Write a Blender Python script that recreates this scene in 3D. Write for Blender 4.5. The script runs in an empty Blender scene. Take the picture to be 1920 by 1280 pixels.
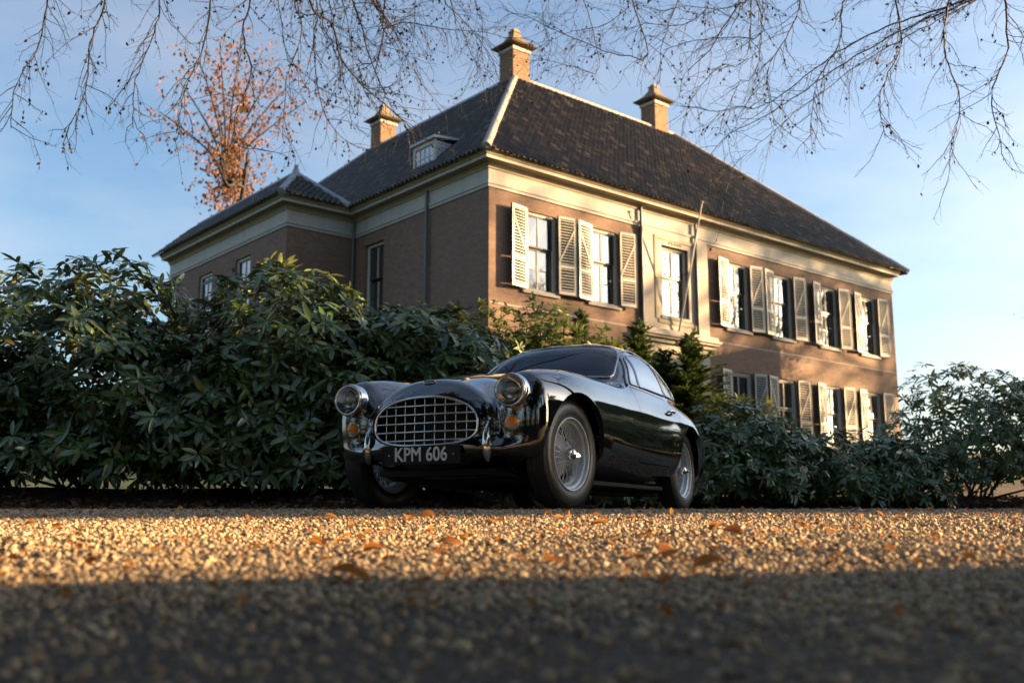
import bpy, bmesh, math, random
import numpy as np
from mathutils import Vector, Matrix, Euler

sc = bpy.context.scene
R = math.radians
# ------------------------------------------------------------ camera, sky, sun, exposure
CAM_Z = -0.06
cam = bpy.data.cameras.new('camera')
cam_o = bpy.data.objects.new('camera', cam)
sc.collection.objects.link(cam_o)
cam_o.location = (0, 0, CAM_Z)
cam_o.rotation_euler = (R(100.0), 0, 0)
cam.sensor_fit = 'HORIZONTAL'
cam.sensor_width = 36.0
cam.lens = 36.0 * 1900 / 1920
cam.clip_start = 0.05
cam.clip_end = 4000
cam.dof.use_dof = True
cam.dof.focus_distance = 6.2
cam.dof.aperture_fstop = 2.8
sc.camera = cam_o

HEDGE_A, HEDGE_B = 4.35, 7.0                    # opening left in the added shade hedge that lets the low sun across the drive
SUN_AZ, SUN_EL = R(80.0), R(10.5)            # azimuth clockwise from +Y (straight ahead)
sun_vec = Vector((math.sin(SUN_AZ) * math.cos(SUN_EL), math.cos(SUN_AZ) * math.cos(SUN_EL), math.sin(SUN_EL)))
world = bpy.data.worlds.new('World'); sc.world = world; world.use_nodes = True
wn = world.node_tree; wn.nodes.clear()
sky = wn.nodes.new('ShaderNodeTexSky'); sky.sky_type = 'NISHITA'; sky.sun_disc = False
sky.sun_elevation = SUN_EL; sky.sun_rotation = SUN_AZ
sky.air_density = 1.0; sky.dust_density = 2.2; sky.ozone_density = 2.5
bg = wn.nodes.new('ShaderNodeBackground'); bg.inputs['Strength'].default_value = 0.060
wo = wn.nodes.new('ShaderNodeOutputWorld')
# thin veils of high cloud over the whole sky
tc = wn.nodes.new('ShaderNodeTexCoord'); mp = wn.nodes.new('ShaderNodeMapping'); mp.inputs['Scale'].default_value = (1.0, 1.0, 2.6); mp.inputs['Rotation'].default_value = (0, 0, .6)
cn = wn.nodes.new('ShaderNodeTexNoise'); cn.inputs['Scale'].default_value = 2.4; cn.inputs['Detail'].default_value = 7; cn.inputs['Roughness'].default_value = .58
cr = wn.nodes.new('ShaderNodeValToRGB'); cr.color_ramp.elements[0].position = .38; cr.color_ramp.elements[0].color = (.0, .0, .0, 1); cr.color_ramp.elements[1].position = .68; cr.color_ramp.elements[1].color = (.55, .55, .55, 1)
hs = wn.nodes.new('ShaderNodeHueSaturation'); hs.inputs['Saturation'].default_value = .28; hs.inputs['Value'].default_value = 1.12; hs.inputs['Hue'].default_value = .52
cm = wn.nodes.new('ShaderNodeMix'); cm.data_type = 'RGBA'
for a, b in ((tc.outputs['Generated'], mp.inputs[0]), (mp.outputs[0], cn.inputs['Vector']), (cn.outputs[0], cr.inputs[0]), (sky.outputs[0], hs.inputs['Color']), (cr.outputs[0], cm.inputs[0]), (sky.outputs[0], cm.inputs[6]), (hs.outputs[0], cm.inputs[7]), (cm.outputs[2], bg.inputs['Color'])): wn.links.new(a, b)
wn.links.new(bg.outputs[0], wo.inputs['Surface'])
sl = bpy.data.lights.new('sun', 'SUN'); sl.energy = 5.0; sl.angle = R(0.5); sl.color = (1.0, 0.63, 0.30)
so = bpy.data.objects.new('sun', sl); sc.collection.objects.link(so)
so.rotation_euler = sun_vec.to_track_quat('Z', 'Y').to_euler(); so.location = (60, 10, 30)
sc.view_settings.view_transform = 'Standard'; sc.view_settings.look = 'None'
sc.view_settings.exposure = 2.5; sc.view_settings.gamma = 1.0
sc.cycles.max_bounces = 8; sc.cycles.transparent_max_bounces = 12
sc.cycles.caustics_reflective = False; sc.cycles.caustics_refractive = False
sc.cycles.use_denoising = True
# ------------------------------------------------------------ helpers
COL = sc.collection
rng = np.random.default_rng(7)

def tag(o, label=None, cat=None, group=None, kind=None):
    if label: o['label'] = label
    if cat: o['category'] = cat
    if group: o['group'] = group
    if kind: o['kind'] = kind
    return o

def empty(name, loc=(0, 0, 0), rz=0.0, parent=None):
    o = bpy.data.objects.new(name, None); COL.objects.link(o)
    o.location = loc; o.rotation_euler = (0, 0, rz); o.empty_display_size = 0.2
    if parent: o.parent = parent
    return o

def link(name, me, parent=None, loc=None, rot=None):
    o = bpy.data.objects.new(name, me); COL.objects.link(o)
    if parent: o.parent = parent
    if loc is not None: o.location = loc
    if rot is not None: o.rotation_euler = rot
    return o

def mesh(name, V, F, mat=None, smooth=False):
    me = bpy.data.meshes.new(name)
    V = np.asarray(V, dtype=np.float64)
    if isinstance(F, np.ndarray) and F.ndim == 2:
        k = F.shape[1]; n = len(F)
        me.vertices.add(len(V)); me.vertices.foreach_set('co', V.astype(np.float32).ravel())
        me.loops.add(n * k); me.loops.foreach_set('vertex_index', F.astype(np.int32).ravel())
        me.polygons.add(n); me.polygons.foreach_set('loop_start', np.arange(0, n * k, k, dtype=np.int32))
        me.update(calc_edges=True)
    else:
        me.from_pydata([tuple(v) for v in V], [], [tuple(int(i) for i in f) for f in F]); me.update()
    if smooth: me.polygons.foreach_set('use_smooth', np.ones(len(me.polygons), dtype=bool))
    if mat: me.materials.append(mat)
    return me

class MB:
    """collects simple solids into one mesh"""
    def __init__(self): self.V = []; self.F = []; self.S = []
    def add(self, V, F, smooth=False):
        b = len(self.V); self.V += [tuple(v) for v in V]
        self.F += [tuple(i + b for i in f) for f in F]; self.S += [smooth] * len(F); return self
    def box(self, x0, x1, y0, y1, z0, z1):
        V = [(x, y, z) for x in (x0, x1) for y in (y0, y1) for z in (z0, z1)]
        return self.add(V, [(0, 1, 3, 2), (4, 6, 7, 5), (0, 4, 5, 1), (2, 3, 7, 6), (0, 2, 6, 4), (1, 5, 7, 3)])
    def prism(self, pts, a, b):
        """pts: polygon as 3D points, extruded from pts+a to pts+b"""
        n = len(pts); a = Vector(a); b = Vector(b)
        V = [Vector(p) + a for p in pts] + [Vector(p) + b for p in pts]
        F = [tuple(range(n))[::-1], tuple(range(n, 2 * n))] + [(i, (i + 1) % n, n + (i + 1) % n, n + i) for i in range(n)]
        return self.add(V, F)
    def tube(self, pts, r, seg=6, closed=False, caps=True, smooth=True):
        pts = [Vector(p) for p in pts]; n = len(pts)
        rr = r if hasattr(r, '__len__') else [r] * n
        up = Vector((0.03, 0.05, 1)); V = []; F = []
        prev = None
        for i, p in enumerate(pts):
            if closed: t = pts[(i + 1) % n] - pts[i - 1]
            else: t = pts[min(i + 1, n - 1)] - pts[max(i - 1, 0)]
            if t.length < 1e-9: t = Vector((0, 0, 1))
            t.normalize()
            if prev is None:
                a = t.cross(up)
                if a.length < 1e-3: a = t.cross(Vector((1, 0, 0)))
            else: a = prev - t * prev.dot(t)
            a.normalize(); prev = a; b = t.cross(a)
            for k in range(seg):
                an = 2 * math.pi * k / seg
                V.append(p + (a * math.cos(an) + b * math.sin(an)) * rr[i])
        m = n if closed else n - 1
        for i in range(m):
            for k in range(seg):
                j = (i + 1) % n; k2 = (k + 1) % seg
                F.append((i * seg + k, i * seg + k2, j * seg + k2, j * seg + k))
        self.add(V, F, smooth)
        if caps and not closed:
            self.add([V[k] for k in range(seg)], [tuple(range(seg))[::-1]])
            self.add([V[(n - 1) * seg + k] for k in range(seg)], [tuple(range(seg))])
        return self
    def lathe(self, prof, seg=48, axis='Y', a0=0.0, a1=2 * math.pi, smooth=True, c=(0, 0, 0)):
        """prof: (radius, along) revolved about axis"""
        n = len(prof); full = abs(a1 - a0 - 2 * math.pi) < 1e-6; m = seg if full else seg + 1
        V = []
        for k in range(m):
            an = a0 + (a1 - a0) * k / seg; cs, sn = math.cos(an), math.sin(an)
            for r, h in prof:
                if axis == 'Y': V.append((c[0] + r * cs, c[1] + h, c[2] + r * sn))
                elif axis == 'X': V.append((c[0] + h, c[1] + r * cs, c[2] + r * sn))
                else: V.append((c[0] + r * cs, c[1] + r * sn, c[2] + h))
        F = []
        for k in range(seg):
            k2 = (k + 1) % m
            for i in range(n - 1): F.append((k * n + i, k2 * n + i, k2 * n + i + 1, k * n + i + 1))
        return self.add(V, F, smooth)
    def me(self, name, mat):
        me = bpy.data.meshes.new(name); me.from_pydata(self.V, [], self.F); me.update()
        me.polygons.foreach_set('use_smooth', np.array(self.S, dtype=bool))
        if mat: me.materials.append(mat)
        return me
    def build(self, name, mat, parent=None, loc=None, rot=None):
        return link(name, self.me(name, mat), parent, loc, rot)

def fix_normals(me):
    bm = bmesh.new(); bm.from_mesh(me); bmesh.ops.recalc_face_normals(bm, faces=bm.faces); bm.to_mesh(me); bm.free(); return me

def bevel(o, w=0.01, seg=2, angle=40):
    m = o.modifiers.new('bevel', 'BEVEL'); m.width = w; m.segments = seg; m.limit_method = 'ANGLE'; m.angle_limit = R(angle); return o

# ------------------------------------------------------------ materials
def nodes(name):
    m = bpy.data.materials.new(name); m.use_nodes = True
    return m, m.node_tree, m.node_tree.nodes['Principled BSDF']

def ramp(nt, fac, stops):
    r = nt.nodes.new('ShaderNodeValToRGB'); cr = r.color_ramp
    while len(cr.elements) > len(stops): cr.elements.remove(cr.elements[-1])
    while len(cr.elements) < len(stops): cr.elements.new(0.5)
    for e, (p, c) in zip(cr.elements, stops): e.position = p; e.color = (*c, 1) if len(c) == 3 else c
    nt.links.new(fac, r.inputs[0]); return r.outputs[0]

def noise(nt, vec, scale, detail=3, rough=0.55):
    n = nt.nodes.new('ShaderNodeTexNoise'); n.inputs['Scale'].default_value = scale
    n.inputs['Detail'].default_value = detail; n.inputs['Roughness'].default_value = rough
    if vec is not None: nt.links.new(vec, n.inputs['Vector'])
    return n

def coords(nt, which='Object', scale=None):
    t = nt.nodes.new('ShaderNodeTexCoord')
    if scale is None: return t.outputs[which]
    mp = nt.nodes.new('ShaderNodeMapping'); mp.inputs['Scale'].default_value = scale
    nt.links.new(t.outputs[which], mp.inputs[0]); return mp.outputs[0]

def mix(nt, fac, a, b, mode='MIX'):
    m = nt.nodes.new('ShaderNodeMix'); m.data_type = 'RGBA'; m.blend_type = mode
    for s, v in ((m.inputs[0], fac), (m.inputs[6], a), (m.inputs[7], b)):
        if isinstance(v, bpy.types.NodeSocket): nt.links.new(v, s)
        elif isinstance(v, (int, float)): s.default_value = v
        else: s.default_value = (*v, 1)
    return m.outputs[2]

def bump(nt, bsdf, h, strength=0.3, dist=0.01):
    b = nt.nodes.new('ShaderNodeBump'); b.inputs['Strength'].default_value = strength; b.inputs['Distance'].default_value = dist
    nt.links.new(h, b.inputs['Height']); nt.links.new(b.outputs[0], bsdf.inputs['Normal'])

def plain(name, col, rough=0.5, metal=0.0, var=0.12, scale=8.0, bmp=0.0, spec=0.5, coat=0.0, coord='Object'):
    m, nt, b = nodes(name)
    n = noise(nt, coords(nt, coord), scale, 4)
    lo = tuple(max(0, c * (1 - var)) for c in col); hi = tuple(min(1, c * (1 + var)) for c in col)
    nt.links.new(ramp(nt, n.outputs[0], [(0.3, lo), (0.7, hi)]), b.inputs['Base Color'])
    b.inputs['Roughness'].default_value = rough; b.inputs['Metallic'].default_value = metal
    b.inputs['Specular IOR Level'].default_value = spec; b.inputs['Coat Weight'].default_value = coat
    if bmp: bump(nt, b, n.outputs[0], bmp)
    return m
# ------------------------------------------------------------ ground
gz_prof = [(-30, -.45), (-4, -.34), (0, -.262), (1, -.222), (2, -.176), (3, -.126), (4, -.074), (5, -.026), (5.8, -.002), (6.4, 0), (9.3, 0.0), (12, .02), (30, .3), (60, .6)]
_gx = np.array([a for a, b in gz_prof], float); _gz = np.array([b for a, b in gz_prof], float)
_s = np.linspace(-30, 60, 1801); _zz = np.interp(_s, _gx, _gz)
_k = np.exp(-.5 * (np.arange(-40, 41) * .05 / .35) ** 2); _k /= _k.sum(); _zz = np.convolve(np.pad(_zz, 40, mode='edge'), _k, 'valid')
def edge_y(x):
    """where the gravel ends and the planting bed begins"""
    x = np.asarray(x, float)
    return np.interp(x, [-40, -6, -1.2, 1.0, 3.0, 40], [6.6, 7.45, 7.55, 10.7, 11.5, 16.0]) + .10 * np.sin(x * 2.1) + .05 * np.sin(x * 5.3)
def ground_z(x, y):
    x = np.asarray(x, float); y = np.asarray(y, float)
    z = np.interp(y, _s, _zz)
    d = y - edge_y(x)
    bed = np.clip((d + .1) / 1.2, 0, 1); bed = bed * bed * (3 - 2 * bed)
    z = z + bed * .20
    far = np.clip((y - 14) / 14, 0, 1); z = z + far * far * (3 - 2 * far) * 1.3
    return z + .006 * np.sin(x * 3.1 + y * 1.7) * np.clip((np.abs(y - 6) - 1.5), 0, 1) * np.clip((y - .5), 0, 1)

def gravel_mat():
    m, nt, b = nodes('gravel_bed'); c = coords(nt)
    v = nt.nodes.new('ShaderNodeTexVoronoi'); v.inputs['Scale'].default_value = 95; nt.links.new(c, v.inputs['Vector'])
    col = ramp(nt, v.outputs['Color'], [(.1, (.040, .029, .019)), (.45, (.062, .045, .030)), (.75, (.095, .070, .047)), (.95, (.05, .040, .030))])  # tone darkened so the near drive reads as deeper shade
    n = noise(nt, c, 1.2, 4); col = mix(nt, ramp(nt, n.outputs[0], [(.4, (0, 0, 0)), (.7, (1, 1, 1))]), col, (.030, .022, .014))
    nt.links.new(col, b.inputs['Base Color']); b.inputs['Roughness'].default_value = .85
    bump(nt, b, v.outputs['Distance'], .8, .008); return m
def soil_mat():
    m, nt, b = nodes('bed_soil'); c = coords(nt); n = noise(nt, c, 14, 6)
    nt.links.new(ramp(nt, n.outputs[0], [(.3, (.018, .012, .008)), (.6, (.05, .032, .02)), (.8, (.09, .05, .025))]), b.inputs['Base Color'])
    b.inputs['Roughness'].default_value = .95; bump(nt, b, n.outputs[0], .8, .03); return m
def turf_mat():
    m, nt, b = nodes('rough_grass_ground'); c = coords(nt); n = noise(nt, c, 2.5, 6)
    nt.links.new(ramp(nt, n.outputs[0], [(.3, (.025, .04, .012)), (.6, (.05, .075, .02)), (.8, (.08, .08, .03))]), b.inputs['Base Color'])
    b.inputs['Roughness'].default_value = .9; bump(nt, b, n.outputs[0], .8, .05); return m

def sheet(name, xs, ys, keep, mat, dz=0.0):
    X, Y = np.meshgrid(xs, ys, indexing='ij'); Z = ground_z(X, Y) + dz
    V = np.stack([X, Y, Z], -1).reshape(-1, 3); ny = len(ys)
    i, j = np.meshgrid(np.arange(len(xs) - 1), np.arange(ny - 1), indexing='ij')
    Q = np.stack([i * ny + j, (i + 1) * ny + j, (i + 1) * ny + j + 1, i * ny + j + 1], -1).reshape(-1, 4)
    if keep is not None:
        C = V[Q].mean(1); Q = Q[keep(C[:, 0], C[:, 1])]
        used = np.unique(Q); mp = -np.ones(len(V), int); mp[used] = np.arange(len(used)); V = V[used]; Q = mp[Q]
    return link(name, mesh(name, V, Q, mat, True))
# one sheet out to the horizon, with the gravel and the bed lying a little above it
grow = lambda a, n, r: np.concatenate([[0], np.cumsum(a * r ** np.arange(n))])
gx = grow(1.2, 46, 1.13); gx = np.concatenate([-gx[::-1][:-1], gx])
gy = np.concatenate([-grow(1.0, 40, 1.14)[::-1][:-1], np.arange(0, 40, 1.0), 40 + grow(1.0, 44, 1.14)])
tag(sheet('ground', gx, gy, None, turf_mat(), -.03), kind='structure')
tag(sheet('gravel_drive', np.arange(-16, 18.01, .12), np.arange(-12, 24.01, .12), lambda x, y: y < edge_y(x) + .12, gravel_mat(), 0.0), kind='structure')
tag(sheet('planting_bed', np.arange(-16, 20.01, .15), np.arange(3, 20.01, .15), lambda x, y: (y > edge_y(x) - .02) & (y < edge_y(x) + 6), soil_mat(), .006), kind='structure')

# loose stones: a few pebble shapes scattered by geometry nodes over a patch of drive
M_stone_cols = [(.42, .33, .23), (.34, .26, .18), (.26, .20, .15), (.50, .42, .32), (.20, .17, .14)]
def stone_mat():
    m, nt, b = nodes('pebble'); oi = nt.nodes.new('ShaderNodeObjectInfo')
    col = ramp(nt, oi.outputs['Random'], [(0, (.15, .115, .08)), (.22, (.30, .225, .14)), (.5, (.46, .36, .23)), (.75, (.55, .44, .29)), (.88, (.36, .22, .11)), (1, (.64, .55, .42))])
    n = noise(nt, coords(nt), 90, 3); col = mix(nt, .35, col, ramp(nt, n.outputs[0], [(.3, (.6, .6, .6)), (.7, (1, 1, 1))]), 'MULTIPLY')
    nt.links.new(col, b.inputs['Base Color']); b.inputs['Roughness'].default_value = .72; return m
M_stone = stone_mat()
def pebble_mesh(seed):
    r = np.random.default_rng(seed); bm = bmesh.new(); bmesh.ops.create_icosphere(bm, subdivisions=1, radius=1.0)
    sc_ = r.uniform(.7, 1.2, 3) * np.array((1, 1, .72))
    for v in bm.verts:
        k = 1 + r.uniform(-.22, .22); v.co = Vector((v.co.x * sc_[0] * k, v.co.y * sc_[1] * k, v.co.z * sc_[2] * k))
    me = bpy.data.meshes.new('pebble_%d' % seed); bm.to_mesh(me); bm.free(); me.materials.append(M_stone)
    if seed % 2: me.polygons.foreach_set('use_smooth', np.ones(len(me.polygons), bool))
    return me
def scatter(name, src_pts, meshes, label, cat):
    """points mesh + geometry nodes instancing pebble shapes; src_pts: x y z size index"""
    me = bpy.data.meshes.new(name); me.vertices.add(len(src_pts)); me.vertices.foreach_set('co', src_pts[:, :3].astype(np.float32).ravel())
    a = me.attributes.new('size', 'FLOAT', 'POINT'); a.data.foreach_set('value', src_pts[:, 3].astype(np.float32))
    rot = me.attributes.new('turn', 'FLOAT_VECTOR', 'POINT'); rr = rng.uniform(-1, 1, (len(src_pts), 3)) * np.array((.5, .5, 3.14)); rot.data.foreach_set('vector', rr.astype(np.float32).ravel())
    ix = me.attributes.new('pick', 'INT', 'POINT'); ix.data.foreach_set('value', src_pts[:, 4].astype(np.int32))
    o = link(name, me)
    ng = bpy.data.node_groups.new(name + '_nodes', 'GeometryNodeTree')
    ng.interface.new_socket('Geometry', in_out='INPUT', socket_type='NodeSocketGeometry'); ng.interface.new_socket('Geometry', in_out='OUTPUT', socket_type='NodeSocketGeometry')
    N = ng.nodes; gi = N.new('NodeGroupInput'); go = N.new('NodeGroupOutput')
    j = N.new('GeometryNodeJoinGeometry')
    def attr(nm, ty):
        q = N.new('GeometryNodeInputNamedAttribute'); q.data_type = ty; q.inputs[0].default_value = nm; return q
    for k, pm in enumerate(meshes):
        # each shape is written into the tree as geometry of its own through an object kept as a part
        po = bpy.data.objects.new(name + '_shape', pm); oi = N.new('GeometryNodeObjectInfo'); oi.inputs['Object'].default_value = po; oi.inputs['As Instance'].default_value = True
        cmpn = N.new('FunctionNodeCompare'); cmpn.data_type = 'INT'; cmpn.operation = 'EQUAL'; cmpn.inputs[3].default_value = k
        ng.links.new(attr('pick', 'INT').outputs[0], cmpn.inputs[2])
        ip = N.new('GeometryNodeInstanceOnPoints')
        ng.links.new(gi.outputs[0], ip.inputs['Points']); ng.links.new(cmpn.outputs[0], ip.inputs['Selection']); ng.links.new(oi.outputs['Geometry'], ip.inputs['Instance'])
        er = N.new('FunctionNodeEulerToRotation'); ng.links.new(attr('turn', 'FLOAT_VECTOR').outputs[0], er.inputs[0]); ng.links.new(er.outputs[0], ip.inputs['Rotation'])
        ng.links.new(attr('size', 'FLOAT').outputs[0], ip.inputs['Scale']); ng.links.new(ip.outputs[0], j.inputs[0])
    ng.links.new(j.outputs[0], go.inputs[0])
    md = o.modifiers.new('scatter', 'NODES'); md.node_group = ng
    tag(o, label, cat, kind='stuff'); return o
def gravel_points():
    P = []
    for y0, y1, dens in ((.5, 1.6, 3400), (1.6, 3.2, 11000), (3.2, 5.2, 11000), (5.2, 7.0, 7500), (7.0, 10.5, 3000)):  # stones thinned nearest the camera so the dark bed deepens the shade there
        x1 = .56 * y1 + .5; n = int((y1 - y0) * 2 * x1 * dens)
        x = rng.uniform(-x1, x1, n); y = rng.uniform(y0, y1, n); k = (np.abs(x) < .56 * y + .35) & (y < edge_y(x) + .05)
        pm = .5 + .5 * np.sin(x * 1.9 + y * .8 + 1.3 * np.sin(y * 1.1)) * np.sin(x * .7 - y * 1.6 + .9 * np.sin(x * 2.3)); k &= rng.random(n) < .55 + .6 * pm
        x, y = x[k], y[k]; s = rng.lognormal(math.log(.0042), .42, len(x)); s = np.clip(s, .002, .0135)
        if y0 > 6.9: s *= 1.25
        P.append(np.stack([x, y, ground_z(x, y) + s * .25, s, rng.integers(0, 7, len(x))], 1))
    return np.concatenate(P)
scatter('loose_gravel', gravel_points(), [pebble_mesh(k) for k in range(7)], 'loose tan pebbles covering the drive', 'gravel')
# ------------------------------------------------------------ the mansion
HX, HY, HA = -.742, 31.0, R(40.1)
house = empty('mansion', (HX, HY, 1.2), HA)
tag(house, 'two storey brown brick mansion with white frieze, dark tiled hip roof and louvred shutters', 'house')
H0 = 1.2                                              # local z = world z - H0
def brick_mat(name, lo, mid, hi, mort):
    m, nt, b = nodes(name); c = coords(nt)
    # bricks run along the wall whichever way it faces
    sx = nt.nodes.new('ShaderNodeSeparateXYZ'); nt.links.new(c, sx.inputs[0])
    ad = nt.nodes.new('ShaderNodeMath'); ad.operation = 'ADD'; nt.links.new(sx.outputs[0], ad.inputs[0]); nt.links.new(sx.outputs[1], ad.inputs[1])
    cb = nt.nodes.new('ShaderNodeCombineXYZ'); nt.links.new(ad.outputs[0], cb.inputs[0]); nt.links.new(sx.outputs[2], cb.inputs[1])
    bt = nt.nodes.new('ShaderNodeTexBrick'); bt.inputs['Scale'].default_value = 1.0; bt.inputs['Brick Width'].default_value = .22; bt.inputs['Row Height'].default_value = .066
    bt.inputs['Mortar Size'].default_value = .007; bt.inputs['Bias'].default_value = .0; bt.inputs['Mortar Smooth'].default_value = .2
    bt.inputs['Color1'].default_value = (*lo, 1); bt.inputs['Color2'].default_value = (*hi, 1); bt.inputs['Mortar'].default_value = (*mort, 1)
    nt.links.new(cb.outputs[0], bt.inputs['Vector'])
    n = noise(nt, c, .55, 6); col = mix(nt, ramp(nt, n.outputs[0], [(.35, (0, 0, 0)), (.7, (.55, .55, .55))]), bt.outputs['Color'], mid)
    n2 = noise(nt, c, 9, 5); col = mix(nt, .5, col, ramp(nt, n2.outputs[0], [(.25, (.55, .53, .52)), (.75, (1.15, 1.1, 1.08))]), 'MULTIPLY')
    nt.links.new(col, b.inputs['Base Color']); b.inputs['Roughness'].default_value = .85; bump(nt, b, bt.outputs['Fac'], -.35, .008); return m
M_brick = brick_mat('brown_brick', (.13, .074, .052), (.165, .098, .066), (.21, .125, .085), (.19, .15, .118))
M_brick_ch = brick_mat('chimney_brick', (.15, .08, .043), (.19, .105, .055), (.24, .135, .07), (.21, .16, .115))
def stucco(name, col, dirt, amt=.5):
    m, nt, b = nodes(name); c = coords(nt); st = coords(nt, 'Object', (1.6, 1.6, .22)); n = noise(nt, st, 2.2, 6, .6); n2 = noise(nt, c, 7, 5)
    f = ramp(nt, n.outputs[0], [(.42, (0, 0, 0)), (.75, (amt, amt, amt))]); cc = mix(nt, f, col, dirt)
    cc = mix(nt, .25, cc, ramp(nt, n2.outputs[0], [(.3, (.75, .74, .72)), (.7, (1, 1, 1))]), 'MULTIPLY')
    nt.links.new(cc, b.inputs['Base Color']); b.inputs['Roughness'].default_value = .7; bump(nt, b, n2.outputs[0], .12, .01); return m
M_cap = stucco('weathered_cap', (.20, .15, .09), (.08, .07, .06), .8)
M_frieze = stucco('cream_frieze', (.37, .352, .315), (.26, .24, .21))
M_cornice = stucco('ochre_cornice_paint', (.33, .265, .175), (.22, .175, .11))
M_pil = stucco('pilaster_stucco', (.41, .35, .275), (.29, .245, .20))
M_cream = stucco('cream_woodwork', (.48, .445, .385), (.34, .305, .255), .3)
M_sill = plain('grey_sill_stone', (.30, .285, .26), .8, 0, .15, 6, .1)
M_lead = plain('lead_sheet', (.27, .29, .32), .45, .35, .18, 5, .1)
M_mortar = stucco('ridge_mortar', (.32, .30, .27), (.18, .175, .165), .7)
M_pipe = plain('downpipe_grey_paint', (.075, .085, .095), .45, 0, .15, 6)
M_sh_green = plain('shutter_dark_green', (.010, .022, .018), .35, 0, .2, 12)
M_sh_cream = plain('shutter_cream', (.42, .40, .345), .5, 0, .08, 14)
M_iron = plain('wrought_iron', (.012, .012, .013), .6, 0, .2)
M_sash = plain('sash_dark_green', (.014, .024, .022), .35, 0, .15, 12)
M_room = plain('dark_room', (.03, .024, .02), .9, 0, .2)
M_curtain = plain('room_curtain', (.30, .25, .19), .9, 0, .15, 5)
def win_glass():
    m, nt, b = nodes('window_glass'); b.inputs['Base Color'].default_value = (.02, .022, .025, 1)
    b.inputs['IOR'].default_value = 3.0; n = noise(nt, coords(nt), 1.6, 2)
    b.inputs['Roughness'].default_value = .015; bump(nt, b, n.outputs[0], .06, .02); return m
M_wglass = win_glass()
def tile_mat():
    m, nt, b = nodes('glazed_roof_tile'); gm = nt.nodes.new('ShaderNodeNewGeometry'); oi = nt.nodes.new('ShaderNodeObjectInfo')
    c = coords(nt, 'Generated'); n = noise(nt, coords(nt), 1.4, 6)
    rnd = nt.nodes.new('ShaderNodeMath'); rnd.operation = 'ADD'; nt.links.new(gm.outputs['Random Per Island'], rnd.inputs[0]); nt.links.new(oi.outputs['Random'], rnd.inputs[1])
    fr = nt.nodes.new('ShaderNodeMath'); fr.operation = 'FRACT'; nt.links.new(rnd.outputs[0], fr.inputs[0])
    col = ramp(nt, fr.outputs[0], [(0, (.018, .017, .016)), (.5, (.030, .026, .022)), (.8, (.052, .041, .031)), (.93, (.095, .070, .046)), (1, (.18, .125, .075))])  # the few light warm tiles stand in for sunlit glints on the rolls
    col = mix(nt, ramp(nt, n.outputs[0], [(.45, (0, 0, 0)), (.8, (.7, .7, .7))]), col, (.020, .018, .013))
    nt.links.new(col, b.inputs['Base Color']); b.inputs['Roughness'].default_value = .32; b.inputs['Specular IOR Level'].default_value = .5; return m
M_tile = tile_mat()
M_roofbase = plain('roof_boarding', (.016, .016, .016), .9)

HW, HD = 24.4, 25.5; HWALL = 10.45 - H0; EAVE = 11.40 - H0; OV = .58; RUN = 7.09 + OV; RZ = 18.62 - H0
SLOPE = math.atan2(RZ - EAVE, RUN)

def pt(face, s, z, out):
    """face 'R': right facade (y=0, outwards -y); 'L': left facade (x=0, outwards -x); 'W': wing front (y=8.14); 'V': wing side (x=-2.83)"""
    if face == 'R': return (s, -out, z)
    if face == 'L': return (-out, s, z)
    if face == 'W': return (s, 8.14 - out, z)
    return (-2.83 - out, s, z)
def fbox(mb, face, s0, s1, z0, z1, o0, o1):
    P = [pt(face, s, z, o) for s in (s0, s1) for o in (o0, o1) for z in (z0, z1)]
    return mb.add(P, [(0, 1, 3, 2), (4, 6, 7, 5), (0, 4, 5, 1), (2, 3, 7, 6), (0, 2, 6, 4), (1, 5, 7, 3)])
def wall(name, face, s0, s1, z0, z1, holes, mat, th=.35):
    """a wall of real thickness with openings: split on the openings' edges, reveals included"""
    ss = sorted({s0, s1, *[h[0] for h in holes], *[h[1] for h in holes]}); zs = sorted({z0, z1, *[h[2] for h in holes], *[h[3] for h in holes]})
    mb = MB()
    for a, b in zip(ss, ss[1:]):
        for c, d in zip(zs, zs[1:]):
            if any(h[0] - 1e-6 <= a and b <= h[1] + 1e-6 and h[2] - 1e-6 <= c and d <= h[3] + 1e-6 for h in holes): continue
            mb.add([pt(face, a, c, 0), pt(face, b, c, 0), pt(face, b, d, 0), pt(face, a, d, 0)], [(0, 1, 2, 3)])
    for h in holes:
        a, b, c, d = h
        for q in ([(a, c), (b, c)], [(b, c), (b, d)], [(b, d), (a, d)], [(a, d), (a, c)]):
            (s1_, z1_), (s2_, z2_) = q
            mb.add([pt(face, s1_, z1_, 0), pt(face, s2_, z2_, 0), pt(face, s2_, z2_, -th), pt(face, s1_, z1_, -th)], [(0, 1, 2, 3)])
    o = mb.build(name, mat, house); fix_normals(o.data); return o

UZ0, UZ1 = 7.30 - H0, 9.96 - H0; LZ0, LZ1 = 2.92 - H0, 5.60 - H0
winR = [(1.45, 2.92), (4.40, 5.87), (8.12, 9.62), (11.87, 13.34), (14.82, 16.29), (18.2, 19.67), (21.4, 22.87)]
holesR = [(a, b, UZ0, UZ1) for a, b in winR] + [(a, b, LZ0, LZ1) for a, b in winR if abs(a - 8.12) > .1] + [(8.0, 9.75, .3, 5.3 - H0)]
wall('wall', 'R', 0, HW, -1.0, HWALL, holesR, M_brick)
winL = [(6.08, 7.36)]
wall('wall', 'L', 0, 8.14, -1.0, HWALL, [(a, b, UZ0, UZ1 + .04) for a, b in winL], M_brick)
wall('wall', 'W', -2.83, 0, -1.0, HWALL, [], M_brick)
wall('wall', 'V', 8.14, 19.0, -1.0, HWALL, [(11.0, 12.3, UZ0, UZ1), (14.5, 15.8, UZ0, UZ1)], M_brick)
rest = MB()                                         # sides the photograph does not show
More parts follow.
